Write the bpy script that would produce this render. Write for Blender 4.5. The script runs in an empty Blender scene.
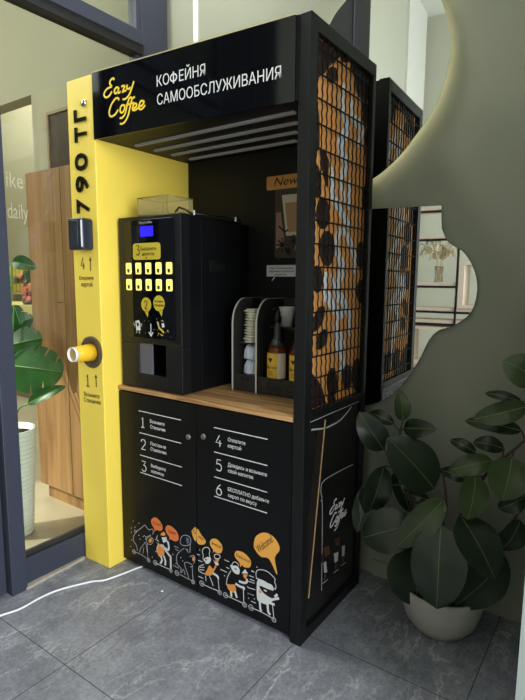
# A self-service coffee kiosk standing in a glazed vestibule.  Units: metres.  x runs along the kiosk front, y into depth.
import bpy, bmesh, math, random
from mathutils import Vector, Matrix
random.seed(7)
COL = bpy.context.scene.collection
V = Vector
PI = math.pi

# ------------------------------------------------------------------ materials
def lin(c):
    return tuple(((x/255)/12.92 if x/255 <= .04045 else ((x/255+.055)/1.055)**2.4) for x in c) + (1.0,)

def mat(name, rgb, rough=.5, metal=0.0, spec=.5, emit=None, estr=0.0, trans=0.0, coat=0.0, vary=0.0, vscale=20, bump=0.0, ior=1.45):
    m = bpy.data.materials.new(name); m.use_nodes = True
    nt = m.node_tree; b = nt.nodes['Principled BSDF']
    b.inputs['Base Color'].default_value = lin(rgb)
    b.inputs['Roughness'].default_value = rough
    b.inputs['Metallic'].default_value = metal
    b.inputs['Specular IOR Level'].default_value = spec
    b.inputs['Transmission Weight'].default_value = trans
    b.inputs['Coat Weight'].default_value = coat
    b.inputs['IOR'].default_value = ior
    if emit:
        b.inputs['Emission Color'].default_value = lin(emit); b.inputs['Emission Strength'].default_value = estr
    if vary or bump:
        tc = nt.nodes.new('ShaderNodeTexCoord'); n = nt.nodes.new('ShaderNodeTexNoise')
        n.inputs['Scale'].default_value = vscale; n.inputs['Detail'].default_value = 5
        nt.links.new(tc.outputs['Object'], n.inputs['Vector'])
        if vary:
            r = nt.nodes.new('ShaderNodeValToRGB'); c = lin(rgb)
            r.color_ramp.elements[0].position = .3; r.color_ramp.elements[1].position = .7
            r.color_ramp.elements[0].color = tuple(x*(1-vary) for x in c[:3]) + (1,)
            r.color_ramp.elements[1].color = tuple(min(1, x*(1+vary)) for x in c[:3]) + (1,)
            nt.links.new(n.outputs['Fac'], r.inputs['Fac']); nt.links.new(r.outputs['Color'], b.inputs['Base Color'])
        if bump:
            bp = nt.nodes.new('ShaderNodeBump'); bp.inputs['Strength'].default_value = bump; bp.inputs['Distance'].default_value = .01
            nt.links.new(n.outputs['Fac'], bp.inputs['Height']); nt.links.new(bp.outputs['Normal'], b.inputs['Normal'])
    return m

def wood_mat(name, light, dark, scale=1.0, axis='X', rough=.45):
    m = bpy.data.materials.new(name); m.use_nodes = True
    nt = m.node_tree; b = nt.nodes['Principled BSDF']; b.inputs['Roughness'].default_value = rough
    tc = nt.nodes.new('ShaderNodeTexCoord'); mp = nt.nodes.new('ShaderNodeMapping')
    sc = {'X': (1.2, 14, 14), 'Z': (14, 14, 1.0), 'Y': (14, 1.2, 14)}[axis]
    mp.inputs['Scale'].default_value = tuple(k*scale for k in sc)
    n = nt.nodes.new('ShaderNodeTexNoise'); n.inputs['Scale'].default_value = 2.2; n.inputs['Detail'].default_value = 8; n.inputs['Distortion'].default_value = .8
    r = nt.nodes.new('ShaderNodeValToRGB')
    r.color_ramp.elements[0].position = .36; r.color_ramp.elements[1].position = .66
    r.color_ramp.elements[0].color = lin(dark); r.color_ramp.elements[1].color = lin(light)
    nt.links.new(tc.outputs['Object'], mp.inputs['Vector']); nt.links.new(mp.outputs['Vector'], n.inputs['Vector'])
    nt.links.new(n.outputs['Fac'], r.inputs['Fac']); nt.links.new(r.outputs['Color'], b.inputs['Base Color'])
    return m

def glass_mat(name, tint, gloss=.08, refl=1.0):
    m = bpy.data.materials.new(name); m.use_nodes = True; nt = m.node_tree
    nt.nodes.remove(nt.nodes['Principled BSDF']); out = nt.nodes['Material Output']
    t = nt.nodes.new('ShaderNodeBsdfTransparent'); t.inputs['Color'].default_value = lin(tint)
    g = nt.nodes.new('ShaderNodeBsdfGlossy'); g.inputs['Roughness'].default_value = gloss*.1
    f = nt.nodes.new('ShaderNodeFresnel'); f.inputs['IOR'].default_value = 1.35
    k = nt.nodes.new('ShaderNodeMath'); k.operation = 'MULTIPLY'; k.inputs[1].default_value = refl
    x = nt.nodes.new('ShaderNodeMixShader')
    nt.links.new(f.outputs['Fac'], k.inputs[0]); nt.links.new(k.outputs[0], x.inputs['Fac'])
    nt.links.new(t.outputs[0], x.inputs[1]); nt.links.new(g.outputs[0], x.inputs[2]); nt.links.new(x.outputs[0], out.inputs['Surface'])
    return m

def tile_mat():
    m = bpy.data.materials.new('grey_marble_tile'); m.use_nodes = True; nt = m.node_tree
    N = nt.nodes.new; Lk = nt.links.new; b = nt.nodes['Principled BSDF']
    tc = N('ShaderNodeTexCoord')
    big = N('ShaderNodeTexNoise'); big.inputs['Scale'].default_value = 5.5; big.inputs['Detail'].default_value = 14; big.inputs['Roughness'].default_value = .78
    Lk(tc.outputs['Object'], big.inputs['Vector'])
    ramp = N('ShaderNodeValToRGB'); e = ramp.color_ramp.elements
    e[0].position = .3; e[0].color = lin((96, 98, 106)); e[1].position = .7; e[1].color = lin((146, 148, 158))
    Lk(big.outputs['Fac'], ramp.inputs['Fac'])
    # veins: thin contour lines of stretched noise, plus fine pale speckle
    def contour(scale, stretch, rot, width, amount, lo, hi):
        mp = N('ShaderNodeMapping'); mp.inputs['Rotation'].default_value = (0, 0, rot); mp.inputs['Scale'].default_value = (1, stretch, 1)
        Lk(tc.outputs['Object'], mp.inputs['Vector'])
        n = N('ShaderNodeTexNoise'); n.inputs['Scale'].default_value = scale; n.inputs['Detail'].default_value = 9; n.inputs['Roughness'].default_value = .6; n.inputs['Distortion'].default_value = .35
        Lk(mp.outputs[0], n.inputs['Vector'])
        s = N('ShaderNodeMath'); s.operation = 'SUBTRACT'; s.inputs[1].default_value = .5; Lk(n.outputs['Fac'], s.inputs[0])
        a = N('ShaderNodeMath'); a.operation = 'ABSOLUTE'; Lk(s.outputs[0], a.inputs[0])
        mr = N('ShaderNodeMapRange'); mr.inputs['From Max'].default_value = width; mr.inputs['To Min'].default_value = amount; mr.inputs['To Max'].default_value = 0
        Lk(a.outputs[0], mr.inputs['Value'])
        gt = N('ShaderNodeTexNoise'); gt.inputs['Scale'].default_value = 2.3 + scale*.2; gt.inputs['Detail'].default_value = 3
        Lk(tc.outputs['Object'], gt.inputs['Vector'])
        gr = N('ShaderNodeMapRange'); gr.inputs['From Min'].default_value = lo; gr.inputs['From Max'].default_value = hi; Lk(gt.outputs['Fac'], gr.inputs['Value'])
        mu = N('ShaderNodeMath'); mu.operation = 'MULTIPLY'; Lk(mr.outputs[0], mu.inputs[0]); Lk(gr.outputs[0], mu.inputs[1]); return mu
    v1 = contour(2.6, .45, .95, .009, .75, .40, .58); v2 = contour(5.5, .5, 1.25, .012, .55, .38, .60); v3 = contour(10, .35, .2, .02, .26, .38, .6)
    ad0 = N('ShaderNodeMath'); ad0.operation = 'MAXIMUM'; Lk(v1.outputs[0], ad0.inputs[0]); Lk(v2.outputs[0], ad0.inputs[1])
    ad = N('ShaderNodeMath'); ad.operation = 'MAXIMUM'; Lk(ad0.outputs[0], ad.inputs[0]); Lk(v3.outputs[0], ad.inputs[1])
    fine = N('ShaderNodeTexNoise'); fine.inputs['Scale'].default_value = 70; fine.inputs['Detail'].default_value = 5; fine.inputs['Roughness'].default_value = .7
    Lk(tc.outputs['Object'], fine.inputs['Vector'])
    fr_ = N('ShaderNodeMapRange'); fr_.inputs['From Min'].default_value = .3; fr_.inputs['From Max'].default_value = .7; fr_.inputs['To Min'].default_value = .74; fr_.inputs['To Max'].default_value = 1.24
    Lk(fine.outputs['Fac'], fr_.inputs['Value'])
    sc = N('ShaderNodeVectorMath'); sc.operation = 'SCALE'; Lk(ramp.outputs['Color'], sc.inputs[0]); Lk(fr_.outputs[0], sc.inputs['Scale'])
    mx = N('ShaderNodeMix'); mx.data_type = 'RGBA'; Lk(ad.outputs[0], mx.inputs['Factor'])
    Lk(sc.outputs[0], mx.inputs['A']); mx.inputs['B'].default_value = lin((196, 197, 200))
    # joints
    sp = N('ShaderNodeSeparateXYZ'); Lk(tc.outputs['Object'], sp.inputs[0])
    def joint(out, off, pitch):
        a = N('ShaderNodeMath'); a.operation = 'SUBTRACT'; a.inputs[1].default_value = off; Lk(out, a.inputs[0])
        p = N('ShaderNodeMath'); p.operation = 'PINGPONG'; p.inputs[1].default_value = pitch/2; Lk(a.outputs[0], p.inputs[0])
        c = N('ShaderNodeMath'); c.operation = 'LESS_THAN'; c.inputs[1].default_value = .0016; Lk(p.outputs[0], c.inputs[0]); return c
    j1 = joint(sp.outputs['X'], -.63, .6); j2 = joint(sp.outputs['Y'], -.565, .64)
    jm = N('ShaderNodeMath'); jm.operation = 'MAXIMUM'; Lk(j1.outputs[0], jm.inputs[0]); Lk(j2.outputs[0], jm.inputs[1])
    m2 = N('ShaderNodeMix'); m2.data_type = 'RGBA'; Lk(jm.outputs[0], m2.inputs['Factor'])
    Lk(mx.outputs['Result'], m2.inputs['A']); m2.inputs['B'].default_value = lin((48, 49, 52))
    Lk(m2.outputs['Result'], b.inputs['Base Color'])
    b.inputs['Roughness'].default_value = .42; b.inputs['Specular IOR Level'].default_value = .4
    return m

# ------------------------------------------------------------------ mesh builder
class Frame:
    def __init__(s, o, u, v, n): s.o, s.u, s.v, s.n = V(o), V(u).normalized(), V(v).normalized(), V(n).normalized()
    def p(s, a, b, c=0.0): return s.o + s.u*a + s.v*b + s.n*c
FRONT = Frame((0, 0, 0), (1, 0, 0), (0, 0, 1), (0, -1, 0))
SIDE = Frame((0, 0, 0), (0, 1, 0), (0, 0, 1), (1, 0, 0))

def smooth(pts, n=5, closed=False):
    P = [tuple(p) for p in pts]
    if len(P) < 3: return P
    out = []; L = len(P); seg = L if closed else L-1
    for i in range(seg):
        p1, p2 = P[i], P[(i+1) % L]
        p0 = P[(i-1) % L] if closed or i > 0 else p1
        p3 = P[(i+2) % L] if closed or i+2 < L else p2
        for k in range(n):
            t = k/n
            out.append(tuple(.5*(2*b + (c-a)*t + (2*a-5*b+4*c-d)*t*t + (3*b-a-3*c+d)*t**3) for a, b, c, d in zip(p0, p1, p2, p3)))
    if not closed: out.append(P[-1])
    return out

class MB:
    def __init__(s): s.v, s.f, s.m, s.s = [], [], [], []
    def add(s, vs, fs, mi=0, sm=False):
        b = len(s.v); s.v += [V(x) for x in vs]
        for f in fs: s.f.append([i+b for i in f]); s.m.append(mi); s.s.append(sm)
        return s
    def box(s, x0, x1, y0, y1, z0, z1, mi=0):
        return s.add([(x, y, z) for z in (z0, z1) for y in (y0, y1) for x in (x0, x1)],
                     [(0, 2, 3, 1), (4, 5, 7, 6), (0, 1, 5, 4), (2, 6, 7, 3), (0, 4, 6, 2), (1, 3, 7, 5)], mi)
    def prism(s, pts, ext, mi=0, sm=False):
        n = len(pts); P = [V(p) for p in pts]; e = V(ext)
        return s.add(P + [p+e for p in P], [list(range(n))[::-1], list(range(n, 2*n))] + [(i, (i+1) % n, (i+1) % n+n, i+n) for i in range(n)], mi, sm)
    def poly(s, fr, pts, c0, th, mi=0):
        return s.prism([fr.p(a, b, c0) for a, b in pts], fr.n*th, mi)
    def tube(s, pts, r, n=8, mi=0, closed=False, cap=True):
        P = [V(p) for p in pts]; L = len(P); rr = r if isinstance(r, (list, tuple)) else [r]*L
        vs, fs = [], []; up = None
        for i, p in enumerate(P):
            a = P[i-1] if (i > 0 or closed) else p; c = P[(i+1) % L] if (i < L-1 or closed) else p
            t = (c-a).normalized() if (c-a).length > 1e-9 else V((0, 0, 1))
            if up is None: up = V((0, 0, 1)) if abs(t.z) < .9 else V((1, 0, 0))
            x = t.cross(up); x = x.normalized() if x.length > 1e-6 else t.orthogonal().normalized()
            up = x.cross(t).normalized()
            for k in range(n):
                an = 2*PI*k/n; vs.append(p + (x*math.cos(an) + up*math.sin(an))*rr[i])
        for i in range(L if closed else L-1):
            j = (i+1) % L
            for k in range(n): fs.append((i*n+k, i*n+(k+1) % n, j*n+(k+1) % n, j*n+k))
        if cap and not closed: fs += [list(range(n))[::-1], [(L-1)*n+k for k in range(n)]]
        return s.add(vs, fs, mi, True)
    def lathe(s, prof, o=(0, 0, 0), n=28, axis=(0, 0, 1), mi=0, mis=None, sm=True):
        ax = V(axis).normalized(); x = ax.orthogonal().normalized(); y = ax.cross(x); o = V(o)
        vs = []
        for r, h in prof:
            for k in range(n):
                a = 2*PI*k/n; vs.append(o + ax*h + (x*math.cos(a) + y*math.sin(a))*r)
        for i in range(len(prof)-1):
            pass
        b = len(s.v); s.v += vs
        for i in range(len(prof)-1):
            for k in range(n):
                s.f.append([b+i*n+k, b+i*n+(k+1) % n, b+(i+1)*n+(k+1) % n, b+(i+1)*n+k]); s.m.append(mis[i] if mis else mi); s.s.append(sm)
        if prof[0][0] > 1e-5: s.f.append([b+k for k in range(n)][::-1]); s.m.append(mis[0] if mis else mi); s.s.append(False)
        if prof[-1][0] > 1e-5: s.f.append([b+(len(prof)-1)*n+k for k in range(n)]); s.m.append(mis[-1] if mis else mi); s.s.append(False)
        return s
    def ribbon(s, fr, pts, w, c0=.0005, th=.0008, mi=0, sub=5, closed=False, taper=False):
        P = [V(p).to_2d() for p in (smooth([(a, b, 0) for a, b in pts], sub, closed) if sub > 1 else [(a, b, 0) for a, b in pts])]
        L = len(P); l, r = [], []
        for i, p in enumerate(P):
            a = P[i-1] if (i > 0 or closed) else p; c = P[(i+1) % L] if (i < L-1 or closed) else p
            t = (c-a); t = t.normalized() if t.length > 1e-9 else V((1, 0))
            k = w/2*(1 if not taper else (.55+.45*math.sin(PI*min(1, max(0, i/(L-1))))))
            nn = V((-t.y, t.x))*k; l.append(p+nn); r.append(p-nn)
        vs = [fr.p(q.x, q.y, c0+th) for q in l] + [fr.p(q.x, q.y, c0+th) for q in r] + [fr.p(q.x, q.y, c0) for q in l] + [fr.p(q.x, q.y, c0) for q in r]
        fs = []
        for i in range(L if closed else L-1):
            j = (i+1) % L
            fs += [(i, L+i, L+j, j), (i, j, 2*L+j, 2*L+i), (L+i, 3*L+i, 3*L+j, L+j)]
        return s.add(vs, fs, mi)
    def disc(s, fr, a, b, r, c0=.0005, th=.0008, mi=0, n=14, rb=None):
        return s.poly(fr, [(a+r*math.cos(2*PI*k/n), b+(rb or r)*math.sin(2*PI*k/n)) for k in range(n)], c0, th, mi)
    def rrect(s, fr, a0, a1, b0, b1, r, c0, th, mi=0, n=5):
        pts = []
        for cx, cy, st in ((a1-r, b1-r, 0), (a0+r, b1-r, 90), (a0+r, b0+r, 180), (a1-r, b0+r, 270)):
            for k in range(n+1):
                t = math.radians(st+90*k/n); pts.append((cx+r*math.cos(t), cy+r*math.sin(t)))
        return s.poly(fr, pts, c0, th, mi)
    def text(s, body, fr, a, b, h, w=None, rot=0.0, shear=0.0, c0=.0006, ex=.0006, mi=0, align='L', bold=0.0):
        vs, ps = text_mesh(body, bold)
        k = h/CAP; x1 = max(q[0] for q in vs); x0 = min(q[0] for q in vs)
        kx = (w/(x1-x0)) if w else k
        off = {'L': -x0, 'C': -(x0+x1)/2, 'R': -x1}[align]
        ca, sa = math.cos(rot), math.sin(rot); out = []
        for q in vs:
            X = (q[0]+off)*kx + q[1]*k*shear; Y = q[1]*k
            out.append(fr.p(a+X*ca-Y*sa, b+X*sa+Y*ca, c0 + (q[2]+.01)/.02*ex))
        return s.add(out, ps, mi)
    def build(s, name, mats, parent=None, bevel=0.0, org=None, flip=False):
        o0 = V(org) if org is not None else (ORG[root_of(parent)] if parent else V((0, 0, 0)))
        me = bpy.data.meshes.new(name); me.from_pydata([p-o0 for p in s.v], [], s.f)
        if not isinstance(mats, (list, tuple)): mats = [mats]
        for m in mats: me.materials.append(m)
        for p, mi, sm in zip(me.polygons, s.m, s.s): p.material_index = mi; p.use_smooth = sm
        bm = bmesh.new(); bm.from_mesh(me)
        try: bmesh.ops.recalc_face_normals(bm, faces=bm.faces)
        except Exception: pass
        bm.to_mesh(me); bm.free(); me.update()
        o = bpy.data.objects.new(name, me); COL.objects.link(o)
        if parent: o.parent = parent
        else: o.location = o0; ORG[o] = o0
        if bevel:
            md = o.modifiers.new('bevel', 'BEVEL'); md.width = bevel; md.segments = 2; md.limit_method = 'ANGLE'; md.angle_limit = math.radians(50)
        return o
ORG = {}
def root_of(o):
    while o.parent: o = o.parent
    return o
TXT = {}
def text_mesh(body, bold=0.0):
    key = (body, bold)
    if key not in TXT:
        c = bpy.data.curves.new('lettering', 'FONT'); c.body = body; c.size = 1; c.extrude = .01; c.resolution_u = 3; c.offset = bold
        o = bpy.data.objects.new('lettering', c); COL.objects.link(o)
        dg = bpy.context.evaluated_depsgraph_get(); me = bpy.data.meshes.new_from_object(o.evaluated_get(dg))
        TXT[key] = ([tuple(v.co) for v in me.vertices], [list(p.vertices) for p in me.polygons])
        bpy.data.objects.remove(o); bpy.data.curves.remove(c); bpy.data.meshes.remove(me)
    return TXT[key]
CAP = max(q[1] for q in text_mesh('H')[0])

def tag(o, label, cat, group=None):
    o['label'] = label; o['category'] = cat
    if group: o['group'] = group
    return o
def thing(name, label, cat, loc=(0, 0, 0), group=None):
    o = bpy.data.objects.new(name, None); COL.objects.link(o); o.location = loc; o.empty_display_size = .05
    ORG[o] = V(loc); return tag(o, label, cat, group)
def struct(name, mb, m, parent=None, bevel=0.0):
    o = mb.build(name, m, parent, bevel)
    if parent is None: o['kind'] = 'structure'
    return o
def dup(root, loc, label=None, group=None, rotz=None):
    r = root.copy(); COL.objects.link(r); r.location = loc
    if rotz is not None: r.rotation_euler.z = rotz
    if label: r['label'] = label
    if group: r['group'] = group
    for ch in list(root.children):
        c = ch.copy(); COL.objects.link(c); c.parent = r
        for g in list(ch.children):
            d = g.copy(); COL.objects.link(d); d.parent = c
    return r

def logo(mb, fr, a0, b0, w, sw, mi=0, c0=.0006, th=.0012, shear=0.0):
    for st in LOGO: mb.ribbon(fr, [(a0+x*w+shear*y*w, b0+y*w) for x, y in st], sw, c0, th, mi, sub=5)
DIG = {'1': [[(.25, .8), (.5, 1), (.5, 0)], [(.22, 0), (.78, 0)]],
       '2': [[(.15, .75), (.25, .95), (.5, 1), (.75, .93), (.85, .72), (.75, .52), (.15, 0)], [(.15, 0), (.88, 0)]],
       '3': [[(.18, 1), (.82, 1), (.45, .6)], [(.45, .6), (.7, .57), (.86, .4), (.84, .18), (.65, .02), (.4, 0), (.15, .15)]],
       '4': [[(.6, 1), (.12, .3), (.9, .3)], [(.66, .55), (.66, 0)]],
       '5': [[(.8, 1), (.28, 1), (.2, .58)], [(.2, .58), (.5, .64), (.78, .53), (.86, .3), (.75, .08), (.48, 0), (.15, .1)]],
       '6': [[(.7, 1), (.3, .62), (.15, .32), (.25, .08), (.5, 0), (.75, .08), (.85, .3), (.75, .52), (.5, .6), (.25, .5), (.16, .32)]]}
def digit(mb, ch, fr, a, b, w, h, sw, mi=0):
    for st in DIG[ch]: mb.ribbon(fr, [(a+x*w, b+y*h) for x, y in st], sw, .0006, .001, mi, sub=1 if len(st) <= 3 else 5)

def smooth_poly(p): return [(a, b) for a, b, _ in smooth([(a, b, 0) for a, b in p], 4, True)]
# measured outlines of prints, leaves and stems (metres, in the plane or space where they stand)
LOGO = [[[0.271,0.761],[0.243,0.795],[0.185,0.777],[0.154,0.724],[0.209,0.661]],[[0.209,0.661],[0.077,0.641],[0.0,0.566],[0.041,0.505],[0.13,0.515],[0.205,0.58]],[[0.364,0.611],[0.322,0.628],[0.269,0.589],[0.275,0.539],[0.318,0.532],[0.372,0.59]],[[0.384,0.617],[0.356,0.555],[0.374,0.523],[0.418,0.544]],[[0.44,0.616],[0.477,0.623],[0.524,0.611],[0.465,0.53],[0.51,0.534],[0.563,0.538]],[[0.589,0.628],[0.573,0.574],[0.613,0.549],[0.661,0.572]],[[0.746,0.657],[0.696,0.562],[0.624,0.452],[0.538,0.4],[0.463,0.403]],[[0.369,0.399],[0.357,0.439],[0.285,0.441],[0.181,0.361],[0.117,0.234],[0.157,0.159],[0.259,0.174],[0.349,0.247]],[[0.45,0.309],[0.407,0.277],[0.396,0.211],[0.44,0.181],[0.498,0.224],[0.506,0.29],[0.45,0.309]],[[0.69,0.399],[0.63,0.394],[0.582,0.316],[0.515,0.155],[0.442,0.098],[0.377,0.098]],[[0.764,0.395],[0.709,0.381],[0.659,0.304],[0.583,0.106],[0.481,0.005],[0.381,0.0]],[[0.54,0.295],[0.742,0.3]],[[0.711,0.207],[0.78,0.228],[0.795,0.273],[0.746,0.285],[0.698,0.232],[0.71,0.182],[0.778,0.181],[0.833,0.207]],[[0.853,0.217],[0.928,0.233],[0.97,0.283],[0.904,0.303],[0.856,0.245],[0.854,0.188],[0.913,0.17],[1.0,0.222]]]
LOGOBOX = [0.06465149259246597,1.9814130027400008,0.291643494930939,2.1618555574064375]
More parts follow.
